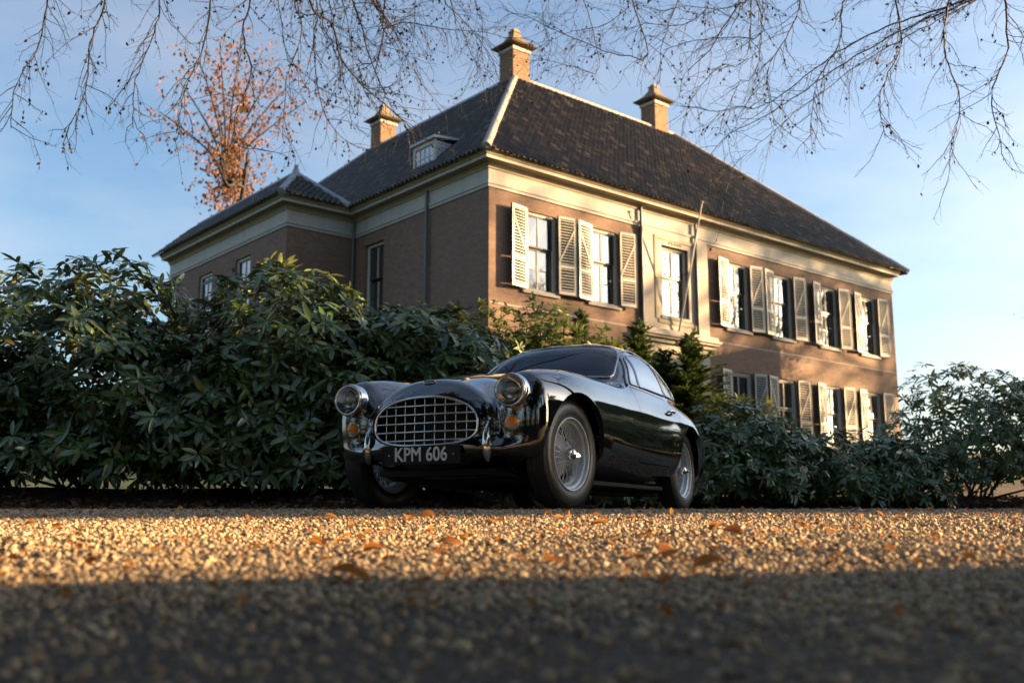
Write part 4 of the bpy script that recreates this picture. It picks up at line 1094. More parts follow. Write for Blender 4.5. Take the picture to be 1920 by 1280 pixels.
# leaf blade: 3 across x 5 along, folded on the midrib and drooping
def blade(width=.30, fold=.18, droop=.16):
    V = []
    for t, w in ((0, .05), (.22, .75), (.5, 1.0), (.8, .72), (1, .04)):
        z_ = -droop * t * t
        V += [(t, -w * width / 2, z_ + fold * w * width / 2), (t, 0, z_), (t, w * width / 2, z_ + fold * w * width / 2)]
    F = []
    for i in range(4): F += [(i * 3, i * 3 + 3, i * 3 + 4, i * 3 + 1), (i * 3 + 1, i * 3 + 4, i * 3 + 5, i * 3 + 2)]
    return np.array(V), np.array(F)
BL_V, BL_F = blade()
SM_V, SM_F = np.array([(0, 0, 0), (.45, -.24, .05), (1, 0, -.06), (.45, .24, .05)], float), np.array([(0, 1, 2, 3)])

def leaves_mesh(name, P, D, U, L, mat, BV_=BL_V, BF_=BL_F, smooth=True):
    """P position, D direction, U rough up, L length (arrays)"""
    D = D / np.linalg.norm(D, axis=1, keepdims=True); S = np.cross(U, D); S /= np.maximum(np.linalg.norm(S, axis=1, keepdims=True), 1e-6); N = np.cross(D, S)
    V = P[:, None, :] + (BV_[None, :, 0:1] * D[:, None, :] + BV_[None, :, 1:2] * S[:, None, :] + BV_[None, :, 2:3] * N[:, None, :]) * L[:, None, None]
    n = len(P); F = (BF_[None] + (np.arange(n) * len(BV_))[:, None, None]).reshape(-1, BF_.shape[1])
    return mesh(name, V.reshape(-1, 3), F, mat, smooth)

def single_leaves(me, parent, P, D, U, L, name='leaf'):
    D = D / np.linalg.norm(D, axis=1, keepdims=True); S = np.cross(U, D); S /= np.maximum(np.linalg.norm(S, axis=1, keepdims=True), 1e-6); N = np.cross(D, S)
    for p, d, s, n, l in zip(P, D, S, N, L):
        o = link(name, me, parent, p); o.rotation_mode = 'QUATERNION'; o.rotation_quaternion = Matrix((d, s, n)).transposed().to_quaternion(); o.scale = (l, l, l)

rh_leaf = mesh('rhododendron_leaf', BL_V, BL_F, M_rhodo, True)
lau_leaf = mesh('young_leaf', BL_V, BL_F, M_laurel, True)

def whorl_shrub(name, base, lobes, nw, leaf, mat, leaf_me, label, cat, group, seed, singles=300, droop=.5, per=(6, 10), spread=(50, 100), shell=(.55, 1.0), stems=14, front=None):
    """shrub whose twigs end in rosettes of long leaves; lobes: ellipsoids (cx, cy, cz, rx, ry, rz) relative to base"""
    r = np.random.default_rng(seed); root = empty(name, base); tag(root, label, cat, group)
    base = np.array(base); vol = np.array([l[3] * l[4] + l[3] * l[5] + l[4] * l[5] for l in lobes]); pick = r.choice(len(lobes), nw, p=vol / vol.sum())
    P = []; A = []
    for li in pick:
        c = np.array(lobes[li][:3]); e = np.array(lobes[li][3:])
        for _ in range(6):
            d = r.normal(size=3); d /= np.linalg.norm(d)
            if d[2] < -.55: continue
            k = r.uniform(*shell) if r.random() < .5 else r.uniform(.93, 1.05)
            k *= 1 + .10 * math.sin(3.1 * d[0] + 5.2 * d[2] + seed) + .07 * math.sin(7.3 * d[1] + 4.1 * d[2] + seed * 2)
            p = c + e * d * k
            if p[2] < .06: continue
            if any(np.sum(((p - np.array(q[:3])) / np.array(q[3:])) ** 2) < .25 for q in lobes): continue
            n = d / e; n /= np.linalg.norm(n); P.append(p); A.append(n * .75 + np.array((0, 0, .55)) + r.normal(size=3) * .28); break
    P = np.array(P); A = np.array(A); A /= np.linalg.norm(A, axis=1, keepdims=True)
    LP, LD, LU, LL = [], [], [], []
    for p, a in zip(P, A):
        b = np.cross(a, (.3, .2, .9)); b /= np.linalg.norm(b); c = np.cross(a, b); n = r.integers(*per); ph = r.uniform(0, 6.28); l0 = leaf * r.uniform(.75, 1.2)
        for k in range(n):
            an = ph + k * 2 * math.pi / n + r.normal() * .18; be = R(r.uniform(*spread)); rad = b * math.cos(an) + c * math.sin(an)
            d = a * math.cos(be) + rad * math.sin(be); d = d + np.array((0, 0, -droop * r.uniform(.2, 1)))
            LP.append(p + rad * .006 + a * r.uniform(-.015, .015)); LD.append(d); LU.append(a + r.normal(size=3) * .25); LL.append(l0 * r.uniform(.55, 1.15))
    LP, LD, LU, LL = map(np.array, (LP, LD, LU, LL))
    # leaves that show largest: nearest to the camera and on its side
    dist = np.linalg.norm(LP + base - np.array((0, 0, CAM_Z)), axis=1); order = np.argsort(dist)
    s = order[:singles]; rest_ = order[singles:]
    if singles: single_leaves(leaf_me, root, LP[s], LD[s], LU[s], LL[s])
    tag(link('foliage', leaves_mesh(name + '_foliage', LP[rest_], LD[rest_], LU[rest_], LL[rest_], mat), root), kind='stuff')
    st = MB()
    for k in range(stems):
        tgt = P[r.integers(len(P))] * .93; q = np.array((r.uniform(-.2, .2), r.uniform(-.2, .2), -.05)); mid = q * .5 + tgt * .5 + np.array((r.uniform(-.1, .1), r.uniform(-.1, .1), -.12))
        st.tube([tuple(q), tuple(mid), tuple(tgt)], [.018, .012, .005], 5)
    st.build('stems', M_stem, root); return root

gz = lambda x, y: float(ground_z(x, y))
RG = 'rhododendrons along the drive'
def rh(x, y, lobes, nw, label, seed, singles=300, leaf=.148, **k):
    return whorl_shrub('rhododendron', (x, y, gz(x, y)), lobes, nw, leaf, M_rhodo, rh_leaf, label, 'shrub', RG, seed, singles, **k)
rh(-1.95, 9.0, [(0, 0, .95, 1.0, .95, 1.02), (-.55, -.35, .55, .7, .75, .7), (.55, -.3, .45, .65, .75, .75), (.30, .1, 1.12, .6, .6, .52), (0, -.55, .26, 1.0, .5, .36)], 2300, 'tall dark rhododendron at the left behind the far headlamp', 11)
rh(-.72, 9.25, [(0, 0, .88, .75, .85, .80), (-.35, -.35, .5, .6, .6, .62), (.45, 0, .60, .62, .65, .60), (-.30, -.1, 1.15, .42, .45, .50)], 1600, 'rounded rhododendron directly behind the bonnet, below the brick side wall', 12)
rh(-3.75, 8.85, [(0, 0, .95, 1.1, 1.0, 1.1), (.5, -.3, .6, .7, .7, .75), (-.6, -.2, .6, .7, .7, .7), (.1, -.6, .25, 1.0, .5, .35)], 1900, 'rhododendron left of the tallest one, under the house wing', 13, 260)
rh(-5.55, 8.75, [(0, 0, .9, 1.0, 1.0, 1.0), (.5, -.3, .5, .7, .7, .65), (0, -.6, .25, 1.0, .5, .35)], 1300, 'leftmost rhododendron at the edge of the drive', 14, 120)
rh(2.35, 11.35, [(0, 0, .52, .75, .7, .60), (-.55, -.15, .42, .5, .5, .50), (.5, 0, .42, .6, .6, .5)], 1100, 'low rhododendron behind the car tail', 15, 300, .11)
rh(3.9, 11.9, [(0, 0, .38, .85, .8, .48), (.6, 0, .36, .7, .7, .46)], 900, 'low rhododendron right of the car tail, below the shuttered window', 16, 160, .115)
rh(5.7, 12.7, [(0, 0, .7, 1.0, .9, .9), (.8, 0, .6, .8, .8, .8)], 900, 'rhododendron further right along the drive', 17, 60, .12)
rh(8.0, 13.6, [(0, 0, .9, 1.2, 1.0, 1.1), (.9, 0, .8, 1.0, 1.0, 1.0)], 1000, 'rightmost rhododendron of the border', 18, 0, .13)
rh(.18, 10.15, [(0, 0, .22, .55, .4, .34), (-.5, -.65, .18, .4, .35, .30), (.55, .5, .25, .5, .4, .36)], 330, 'ankle high rhododendron shoots seen under the car', 19, 200, .10, stems=6)
rh(1.15, 10.95, [(0, 0, .28, .6, .4, .42), (.6, .15, .3, .5, .4, .40)], 300, 'short rhododendron shoots seen between the near wheels', 20, 160, .10, stems=6)
# lighter evergreen shrubs further back
LG = 'light green shrubs behind the car'
def lau(x, y, lobes, nw, label, seed, singles=200):
    return whorl_shrub('light_green_shrub', (x, y, gz(x, y)), lobes, nw, .11, M_laurel, lau_leaf, label, 'shrub', LG, seed, singles, droop=.25, per=(6, 9), spread=(35, 85))
lau(-.28, 12.0, [(0, 0, 1.15, .62, .7, 1.0), (-.25, -.3, .8, .5, .5, .8)], 1000, 'yellow green shrub at the foot of the house corner', 21)
lau(.42, 12.3, [(0, 0, 1.25, .55, .6, 1.02), (.2, -.3, .8, .5, .5, .85), (-.2, .1, 1.55, .3, .3, .65)], 1000, 'yellow green shrub with upright shoots above the windscreen', 22)
lau(1.05, 12.2, [(0, 0, 1.0, .55, .55, .95), (.2, .1, .8, .5, .5, .9)], 900, 'yellow green shrub between the conifers and the car roof', 23)
lau(2.75, 12.1, [(0, 0, .60, .65, .55, .62), (.5, 0, .42, .6, .6, .45)], 700, 'yellow green shrub below the lower shuttered window', 24)

def yew(x, y, h, w, seed, label):
    """small conifer: whorls of ascending boughs feathered with needle sprays"""
    r = np.random.default_rng(seed); z0 = gz(x, y); root = empty('conifer', (x, y, z0)); tag(root, label, 'conifer', 'young conifers in front of the facade')
    b = MB(); b.tube([(0, 0, -.1), (.02, 0, h * .5), (0, .01, h)], [.05, .03, .006], 7); b.build('trunk', M_stem, root)
    bo = MB(); P, D, U, L = [], [], [], []
    t = .06
    while t < .985:
        n = 6 if t < .8 else 4; ph = r.uniform(0, 6.28); reach = w * (1 - t) ** .75 * r.uniform(.75, 1.15) + .05
        for k in range(n):
            a = ph + k * 2 * math.pi / n + r.normal() * .25; rc = reach * r.uniform(.7, 1.15); up = R(r.uniform(5, 38) + 25 * t); d0 = np.array((math.cos(a) * math.cos(up), math.sin(a) * math.cos(up), math.sin(up)))
            p0 = np.array((0, 0, t * h)); bend = np.array((0, 0, -.25 * rc)); pts = [p0 + d0 * rc * q + bend * q * q for q in np.linspace(0, 1, 6)]
            bo.tube([tuple(p) for p in pts], [.008, .007, .006, .005, .004, .002], 4)
            m = int(rc / .020)
            for q in range(m):
                f = (q + r.random()) / m; i = min(int(f * 5), 4); p = pts[i] + (pts[i + 1] - pts[i]) * (f * 5 - i); ax = pts[i + 1] - pts[i]; ax /= np.linalg.norm(ax)
                sd = np.cross(ax, (0, 0, 1)); sd /= np.linalg.norm(sd) + 1e-9
                for sg in (-1, 1):
                    P.append(p); D.append(ax * .75 + sd * sg * r.uniform(.5, 1.1) + np.array((0, 0, r.uniform(-.25, .45)))); U.append((r.normal() * .4, r.normal() * .4, 1)); L.append((.07 + .11 * (1 - f)) * r.uniform(.7, 1.25))
        t += .030 * r.uniform(.75, 1.2)
    bo.build('boughs', M_stem, root)
    NV = np.array([(0, -.02, 0), (0, .02, 0), (.5, -.17, .01), (.5, .17, .01), (.55, -.04, 0), (.55, .04, 0), (1, 0, -.05)], float)
    NF = np.array([(0, 2, 4), (1, 5, 3), (0, 4, 1), (1, 4, 5), (4, 6, 5)])
    tag(link('needles', leaves_mesh('needles', *map(np.array, (P, D, U, L)), M_yew, NV, NF, False), root), kind='stuff')
p_ = at(1088, 584, 14.0); yew(p_.x, 14.0, p_.z - gz(p_.x, 14), .85, 31, 'slender conifer left of the white bay, above the car roof')
p_ = at(1196, 603, 13.4); yew(p_.x, 13.4, p_.z - gz(p_.x, 13.4), 1.05, 32, 'conifer in front of the portal, behind the rear side window')
p_ = at(1293, 630, 12.9); yew(p_.x, 12.9, p_.z - gz(p_.x, 12.9), 1.15, 33, 'broad conifer right of the portal, above the car tail')
p_ = at(1245, 660, 13.0); yew(p_.x, 13.0, p_.z - gz(p_.x, 13.0), .85, 34, 'shortest conifer standing between the two at the portal')

# leaf litter on the bed and scattered leaves on the drive
def litter():
    n = 9000; x = rng.uniform(-6.5, 9, n); y = edge_y(x) + np.abs(rng.normal(0, .45, n)) - .12
    P = np.stack([x, y, ground_z(x, y) + rng.uniform(.008, .035, n)], 1); D = np.stack([rng.normal(size=n), rng.normal(size=n), rng.normal(size=n) * .3], 1); U = np.stack([rng.normal(size=n) * .5, rng.normal(size=n) * .5, np.ones(n)], 1)
    V, F = blade(.62, .35, .25)
    tag(link('leaf_litter', leaves_mesh('leaf_litter', P, D, U, rng.uniform(.03, .065, n), M_litter, V, F, False)), 'brown fallen leaves strewn along the foot of the shrubs', 'leaf litter', kind='stuff')
M_litter = leaf_mat('litter_leaf', [(0, (.05, .024, .014)), (.4, (.10, .05, .028)), (.75, (.17, .085, .045)), (1, (.26, .13, .06))], (.12, .07, .04), .75, .3, .15)
M_fallen = leaf_mat('fallen_orange_leaf', [(0, (.28, .10, .02)), (.5, (.42, .17, .03)), (1, (.55, .25, .05))], (.4, .18, .05), .6, .3, .35)
litter()
# ------------------------------------------------------------ trees
class Twigs:
    """collects tapered polylines and builds them as one mesh"""
    def __init__(self): self.V = []; self.F = []; self.n = 0
    def add(self, pts, r0, r1, seg=4):
        pts = np.asarray(pts, float); n = len(pts)
        t = np.gradient(pts, axis=0); t /= np.maximum(np.linalg.norm(t, axis=1, keepdims=True), 1e-9)
        a = np.cross(t, np.where(np.abs(t[:, 2:3]) > .95, (1., 0, 0), (0, 0, 1.))); a /= np.maximum(np.linalg.norm(a, axis=1, keepdims=True), 1e-9); b = np.cross(t, a)
        rr = np.linspace(r0, r1, n)[:, None, None]; an = np.arange(seg) * 2 * np.pi / seg
        ring = pts[:, None, :] + rr * (a[:, None, :] * np.cos(an)[None, :, None] + b[:, None, :] * np.sin(an)[None, :, None])
        i, k = np.meshgrid(np.arange(n - 1), np.arange(seg), indexing='ij'); k2 = (k + 1) % seg
        self.F.append((np.stack([i * seg + k, i * seg + k2, (i + 1) * seg + k2, (i + 1) * seg + k], -1).reshape(-1, 4)) + self.n)
        self.V.append(ring.reshape(-1, 3)); self.n += n * seg
    def build(self, name, mat, parent): return link(name, mesh(name, np.concatenate(self.V), np.concatenate(self.F), mat, True), parent)
def spline(P, step=.12):
    P = np.array([tuple(p) for p in P], float); Q = np.vstack([2 * P[0] - P[1], P, 2 * P[-1] - P[-2]]); out = []
    for i in range(1, len(Q) - 2):
        p0, p1, p2, p3 = Q[i - 1:i + 3]; m = max(2, int(np.linalg.norm(p2 - p1) / step))
        for t in np.arange(m) / m: out.append(.5 * ((2 * p1) + (-p0 + p2) * t + (2 * p0 - 5 * p1 + 4 * p2 - p3) * t * t + (-p0 + 3 * p1 - 3 * p2 + p3) * t ** 3))
    out.append(P[-1]); return np.array(out)
def wander(r, p, d, L, n, droop, curl):
    pts = [np.array(p, float)]; d = np.array(d, float); d /= np.linalg.norm(d)
    for k in range(n):
        d = d + r.normal(size=3) * curl + np.array((0, 0, droop)); d /= np.linalg.norm(d); pts.append(pts[-1] + d * L / n)
    return np.array(pts)

def bare_tree(name, base, height, limbs, guides, label, seed, leafmat, leafp=.35, tw=1.0, group=None, leaf=(.028, .047), dens=11.0):
    """trunk, limbs carried over the drive, drooping branches (guides, as 3-D polylines) and twigs grown on them; a few dead leaves hang on"""
    r = np.random.default_rng(seed); base = np.array(base, float); root = empty(name, base); tag(root, label, 'tree', group)
    tr = Twigs(); tp = np.array([(0, 0, -.4), (.05, .03, height * .3), (-.05, .1, height * .62), (.1, .05, height)]); tr.add(spline(tp, .4), .36 * height / 12, .10 * height / 12, 14); tr.build('trunk', M_bark, root)
    LP, LD, LU, LL = [], [], [], []
    def grow(T, pts, r0, level, dens):
        """side twigs along pts"""
        L = np.linalg.norm(np.diff(pts, axis=0), axis=1).sum(); n = int(L * dens * r.uniform(.85, 1.15)); cum = np.concatenate([[0], np.cumsum(np.linalg.norm(np.diff(pts, axis=0), axis=1))])
        side = 1
        for k in range(n):
            s = (k + r.uniform(.2, .8)) / max(n, 1) * L; i = min(np.searchsorted(cum, s) - 1, len(pts) - 2); i = max(i, 0); f = (s - cum[i]) / max(cum[i + 1] - cum[i], 1e-6); p = pts[i] + (pts[i + 1] - pts[i]) * f
            ax = pts[i + 1] - pts[i]; ax /= np.linalg.norm(ax) + 1e-9; sd = np.cross(ax, r.normal(size=3)); sd /= np.linalg.norm(sd) + 1e-9
            d = ax * r.uniform(.5, 1.1) + sd * r.uniform(.5, 1.0) + np.array((0, 0, -.12)); side *= -1
            l = (r.uniform(.22, .75) if level == 0 else r.uniform(.10, .32)) * tw; q = wander(r, p, d, l, 5 if level == 0 else 4, -.05, .20)
            rr = max(.0030, min(r0 * .5, .0055)) if level == 0 else .0022; T.add(q, rr, rr * .5, 3)
            if level == 0: grow(T, q, rr, 1, 7.0 / tw)
            if r.random() < leafp:
                for _ in range(r.integers(1, 4)):
                    w = r.integers(1, len(q)); LP.append(q[w]); LD.append(np.array((r.normal() * .5, r.normal() * .5, -1 + r.normal() * .4))); LU.append(r.normal(size=3)); LL.append(r.uniform(*leaf))
    # limbs
    lim = []
    for li in limbs:
        P = spline([np.array(p) - base for p in li[0]], .3); T = Twigs(); T.add(P, li[1], li[2], 8); T.build('limb', M_bark, root); lim.append(P)
    allp = np.concatenate(lim) if lim else np.array([(0, 0, height)])
    for g, r0 in guides:
        P = [np.array(p) - base for p in g]
        # join the branch to the nearest limb above it
        j = allp[np.argmin(np.linalg.norm(allp - (P[0] + np.array((0, 0, .3))), axis=1))]
        mid = (P[0] + j) / 2 + np.array((r.normal() * .08, r.normal() * .08, .12)); pts = spline([j, mid] + P, .10); pts = pts + r.normal(size=pts.shape) * .006
        T = Twigs(); T.add(pts, r0 * 1.6, r0 * .40, 5); grow(T, pts, r0, 0, dens); T.build('branch', M_bark, root)
    if LP: tag(link('dead_leaves', leaves_mesh('dead_leaves', *map(np.array, (LP, LD, LU, LL)), leafmat, *blade(.6, .5, .3), False), root), kind='stuff')
    return root
def G(y0, y1, pts, r0): return ([at(px, py, y0 + (y1 - y0) * k / (len(pts) - 1)) for k, (px, py) in enumerate(pts)], r0)
left_guides = [
    G(11.5, 12.6, [(695, -5), (717, 25), (735, 50), (748, 78)], .016), G(11.8, 12.4, [(721, 30), (720, 53), (714, 94), (697, 119), (675, 125), (683, 172), (702, 197)], .011),
    G(12.0, 13.0, [(718, 30), (722, 54), (752, 42), (798, 47), (845, 56), (908, 60), (950, 72)], .010), G(11.0, 12.4, [(580, -5), (595, 28), (620, 41), (630, 72), (639, 106), (667, 147), (708, 184), (745, 216), (773, 244)], .014),
    G(11.4, 12.0, [(617, -8), (625, 47), (640, 110), (634, 165)], .009), G(11.0, 11.6, [(592, -6), (589, 75), (595, 156), (611, 219), (639, 256), (673, 278)], .009),
    G(10.8, 11.0, [(552, -6), (564, 47), (558, 94), (539, 140), (533, 200), (528, 262)], .009), G(11.6, 12.8, [(658, -6), (677, 47), (689, 94), (717, 166), (736, 203), (783, 262)], .010),
    G(12.0, 12.2, [(780, -6), (775, 78), (752, 125), (748, 170)], .007), G(12.4, 13.0, [(833, -6), (870, 40), (923, 110), (935, 150)], .008), G(12.2, 12.9, [(845, 0), (868, 60), (892, 116), (936, 169)], .006),
    G(11.2, 11.4, [(640, -8), (655, 60), (662, 130), (655, 200), (668, 250)], .006), G(11.8, 12.3, [(735, 70), (770, 120), (800, 170), (830, 200)], .006),
    G(12.4, 12.9, [(890, -6), (905, 40), (900, 100), (880, 150)], .006), G(10.6, 10.4, [(470, -8), (455, 60), (470, 140), (440, 220), (452, 300)], .010), G(10.4, 10.0, [(395, -8), (380, 90), (350, 160), (330, 250)], .011),
    G(10.2, 9.8, [(300, -8), (290, 60), (255, 150), (250, 240)], .010), G(10.0, 9.6, [(200, -8), (170, 80), (160, 170), (120, 260)], .011), G(9.8, 9.4, [(90, -8), (70, 90), (30, 160), (20, 240)], .010),
    G(11.4, 11.6, [(533, 90), (560, 130), (600, 165), (630, 180)], .006), G(11.5, 12.2, [(610, 60), (660, 90), (700, 85), (760, 100), (800, 140)], .007), G(11.2, 11.9, [(560, 20), (620, 20), (680, 5), (740, 20), (800, 10)], .007),
]
left_limbs = [([(-7.2, 9.6, 7.0), (-5.2, 10.2, 8.4), (-3.0, 11.2, 8.5), (-1.2, 12.0, 8.2), (.4, 12.6, 7.7)], .13, .03), ([(-7.2, 9.6, 6.2), (-5.6, 9.8, 7.2), (-4.2, 10.2, 7.3), (-2.6, 11.0, 7.6)], .09, .025), ([(-7.2, 9.6, 8.8), (-6.0, 11.0, 11), (-4.5, 12.6, 12.5)], .11, .03)]
bare_tree('beech_tree', (-7.2, 9.6, gz(-7.2, 9.6)), 12.5, left_limbs, left_guides, 'bare beech standing off to the left, its drooping twigs hanging across the upper left sky', 51, M_dry, .34)
right_guides = [
    G(12.2, 13.0, [(944, 10), (951, 22), (981, 28), (1025, 50), (1100, 81), (1144, 100), (1181, 105), (1216, 100)][::-1], .008), G(12.6, 12.9, [(1125, 125), (1075, 125), (1025, 112), (990, 100)], .006),
    G(12.0, 12.3, [(1275, -6), (1250, 56), (1239, 94), (1237, 156)], .008), G(11.6, 12.2, [(1400, -6), (1387, 6), (1353, 56), (1331, 94), (1290, 131)], .013), G(11.6, 12.0, [(1440, 195), (1387, 200), (1347, 208), (1275, 200)], .008),
    G(11.4, 11.9, [(1440, 215), (1387, 240), (1344, 272), (1328, 306), (1335, 340)], .008), G(11.6, 12.1, [(1430, 60), (1387, 69), (1306, 75), (1244, 94)], .009), G(11.9, 12.3, [(1180, -6), (1160, 30), (1120, 50), (1060, 62), (1010, 90)], .006),
    G(11.8, 12.2, [(1330, -6), (1310, 30), (1262, 50), (1210, 45), (1170, 60)], .008), G(11.5, 11.8, [(1400, 110), (1360, 120), (1322, 150), (1290, 200), (1280, 240)], .007), G(11.4, 11.6, [(1420, 130), (1388, 150), (1372, 190), (1350, 230)], .007),
    G(12.4, 12.8, [(1090, -6), (1075, 30), (1085, 70), (1060, 110), (1068, 150)], .005), G(12.2, 12.5, [(1030, -6), (1015, 35), (1035, 80), (1020, 130)], .005), G(11.4, 11.5, [(1387, 300), (1372, 330), (1360, 350)], .005),
    G(11.2, 11.0, [(1500, -6), (1480, 60), (1440, 130), (1445, 210)], .010), G(11.0, 10.8, [(1590, -6), (1575, 80), (1530, 160), (1520, 260)], .010), G(10.8, 10.5, [(1680, -6), (1690, 80), (1650, 180), (1660, 260)], .010),
    G(10.6, 10.2, [(1780, -6), (1770, 90), (1800, 190), (1780, 300)], .010), G(10.4, 10.0, [(1880, -6), (1890, 90), (1860, 180), (1880, 290)], .010), G(11.7, 12.2, [(1387, 30), (1350, 20), (1290, 12), (1230, 22)], .007),
]
right_limbs = [([(7.0, 10.2, 7.6), (5.4, 10.8, 8.7), (3.6, 11.4, 8.9), (2.0, 12.0, 8.6), (.6, 12.6, 8.2)], .12, .025), ([(7.0, 10.2, 6.6), (5.8, 10.4, 7.6), (4.4, 11.0, 8.1), (2.8, 11.6, 8.2)], .09, .02), ([(7.0, 10.2, 5.2), (6.3, 10.5, 5.9), (5.6, 10.9, 6.0)], .05, .015)]
bare_tree('beech_tree', (7.0, 10.2, gz(7.0, 10.2)), 12.0, right_limbs, right_guides, 'bare beech standing off to the right, its thin twigs hanging across the upper right sky', 52, M_dry, .2)
# small copper leaved tree farther back on the left
cg = [G(58 + .6 * k, 57 + .9 * k, [(425, 345), (425 + .22 * (ex - 425), 345 + .40 * (ey - 345)), (425 + .62 * (ex - 425), 345 + .74 * (ey - 345)), (ex, ey)], .07) for k, (ex, ey) in enumerate(((300, 210), (335, 150), (372, 110), (412, 82), (452, 76), (492, 95), (525, 118), (552, 150), (575, 190), (398, 150), (470, 140), (515, 215)))]
cb = at(425, 900, 60)
bare_tree('copper_beech', (cb.x, 60, gz(cb.x, 60)), 15, [([(cb.x, 60, 10), (cb.x - .3, 60, 16), (cb.x + .3, 59.5, 20), (cb.x + .6, 59, 22)], .3, .1)], cg, 'tall tree with rusty autumn leaves far behind the house wing at the left', 53, M_copper, .9, 4.0, leaf=(.16, .30), dens=3.2)

# evergreens outside the frame on the sunny side and behind the camera: they shade the car, stand in its reflections; those by the viewer are added to darken the drive
def evergreen(x, y, h, w, seed, label, n=5200, leaf=.20, z_low=.0, grp='evergreens screening the drive'):
    r = np.random.default_rng(seed); z0 = gz(x, y); root = empty('evergreen_tree', (x, y, z0)); tag(root, label, 'tree', grp)
    T = Twigs(); T.add(spline([(0, 0, -.4), (.1, 0, h * .5), (0, .1, h * .96)], .4), .035 * h, .02, 10); T.build('trunk', M_bark, root)
    T = Twigs(); P = []; D = []
    nb = int(26 + h * 5)
    for k in range(nb):
        t = z_low + (1 - z_low) * (k + r.random()) / nb; a = r.uniform(0, 6.28); reach = w * (math.sin(math.pi * min(1, (t * .86 + .14))) ** .6) * r.uniform(.55, 1.1) * (1 if t < .6 else (1 - (t - .6) * 1.6)) + .15
        q = wander(r, (0, 0, t * h * .95), (math.cos(a), math.sin(a), r.uniform(-.05, .45)), reach, 6, -.03, .12); T.add(q, .03, .006, 4) if q[-1][1] + y < 3.5 or q[-1][2] + z0 > .66 * (q[-1][1] + y) + .5 else None
        m = int(n / nb); f = r.random(m) ** .6 * 6; i = np.minimum(f.astype(int), 5); pp = q[i] + (q[i + 1] - q[i]) * (f - i)[:, None] + r.normal(size=(m, 3)) * (.16 + .05 * reach)
        P.append(pp); D.append(r.normal(size=(m, 3)) * .6 + (q[-1] - q[0])[None] / max(reach, .1) + np.array((0, 0, -.3)))
    T.build('boughs', M_bark, root); P = np.concatenate(P); D = np.concatenate(D); W_ = P + np.array((x, y, z0)); k = (P[:, 2] > .05) & ((W_[:, 1] < 0) | (W_[:, 2] > .66 * W_[:, 1] + .5) | (np.abs(W_[:, 0]) > .60 * W_[:, 1] + .8)); P, D = P[k], D[k]   # foliage inside the camera's view is left out, so the trees stay unseen
    tag(link('foliage', leaves_mesh('evergreen_foliage', P, D, r.normal(size=P.shape) + np.array((0, 0, 1.)), r.uniform(.6, 1.3, len(P)) * leaf, M_ever, SM_V * np.array((1, 1.7, 1)), SM_F, False), root), kind='stuff')
EV = [(5.4, 2.0, 10, 5.3, 'unseen spreading evergreen added right of the viewer, its boughs shading the near drive from above'), (-5.4, 2.0, 10, 5.3, 'unseen spreading evergreen added left of the viewer, its boughs shading the near drive from above'), (3.6, -2.6, 9, 4.6, 'unseen spreading evergreen added for shade just behind the viewer, its boughs overhead to the right'), (-3.2, -2.8, 9.5, 4.8, 'unseen spreading evergreen added for shade just behind the viewer, its boughs overhead to the left'), (5.5, -6, 11, 3.2, 'unseen tall evergreen added for shade behind the viewer to the right'), (.5, -8.5, 12, 3.4, 'unseen tallest evergreen added for shade straight behind the viewer'), (-4.5, -6.5, 11, 3.2, 'unseen tall evergreen added for shade behind the viewer to the left'),
      (-8.5, -1.5, 8, 2.8, 'evergreen left of the viewer'), (-10.5, 3.2, 5, 2.4, 'evergreen on the left edge of the drive'), (15.5, 9.6, 7.5, 2.2, 'evergreen right of the sunlit opening in the added shade hedge'), (15.5, 1.0, 8.0, 2.4, 'evergreen behind the near added shade hedge')]
for k_, (x, y, h, w, lb) in enumerate(EV): evergreen(x, y, h, w, 70 + k_, lb, (17000 if w > 4 else 4600) if h > 7 else 3600, .24, .46 if w > 4.85 else .36 if w > 4 else 0.0)
def shade_hedge(x0, x1, y0, y1, h, seed, label):  # unseen hedges added to hold the low sun off car, foreground and lower facade
    """added sun-blocking hedge: leafy skin over a solid core"""
    r = np.random.default_rng(seed); xc, yc = (x0 + x1) / 2, (y0 + y1) / 2; z0 = gz(xc, yc); root = empty('shade_hedge', (xc, yc, z0)); tag(root, label, 'hedge', 'unseen hedges added to shade the drive and house')
    a, b = (x1 - x0) / 2, (y1 - y0) / 2; bm = bmesh.new(); bmesh.ops.create_cube(bm, size=1.0); bmesh.ops.subdivide_edges(bm, edges=bm.edges[:], cuts=14, use_grid_fill=True)
    for v in bm.verts:
        q = v.co.copy(); n_ = .10 * math.sin(q.y * 17 + q.z * 9 + seed) + .06 * math.sin(q.x * 23 + q.y * 31) + r.uniform(-.04, .04)
        v.co = Vector((q.x * 2 * (a - .12 + n_ * .5), q.y * 2 * (b - .10), (q.z + .5) * (h - .08 + n_ * 1.2)))
    me = bpy.data.meshes.new('twig_mass'); bm.to_mesh(me); bm.free(); me.materials.append(M_ever); o = link('twig_mass', me, root)
    n = int(700 * (b * 2 * h * 2 + 2 * a * h * 2 + a * b * 4) / 6); f = r.integers(0, len(me.polygons), n); cen = np.array([me.polygons[int(i)].center for i in f]); nor = np.array([me.polygons[int(i)].normal for i in f])
    P = cen + r.normal(size=(n, 3)) * np.array((.12, b / 12, .14)); P[:, 2] = np.abs(P[:, 2])
    tag(link('foliage', leaves_mesh('hedge_foliage', P, nor + r.normal(size=(n, 3)) * .7, r.normal(size=(n, 3)), r.uniform(.06, .14, n), M_ever, SM_V, SM_F, False), root), kind='stuff')
shade_hedge(12.4, 13.8, -9.0, HEDGE_A, 4.1, 5, 'near hedge added out of view to shade the foreground, ending at the opening')
shade_hedge(12.4, 13.8, HEDGE_B, 13.4, 4.1, 6, 'far hedge added out of view to shade the car, beyond the opening')
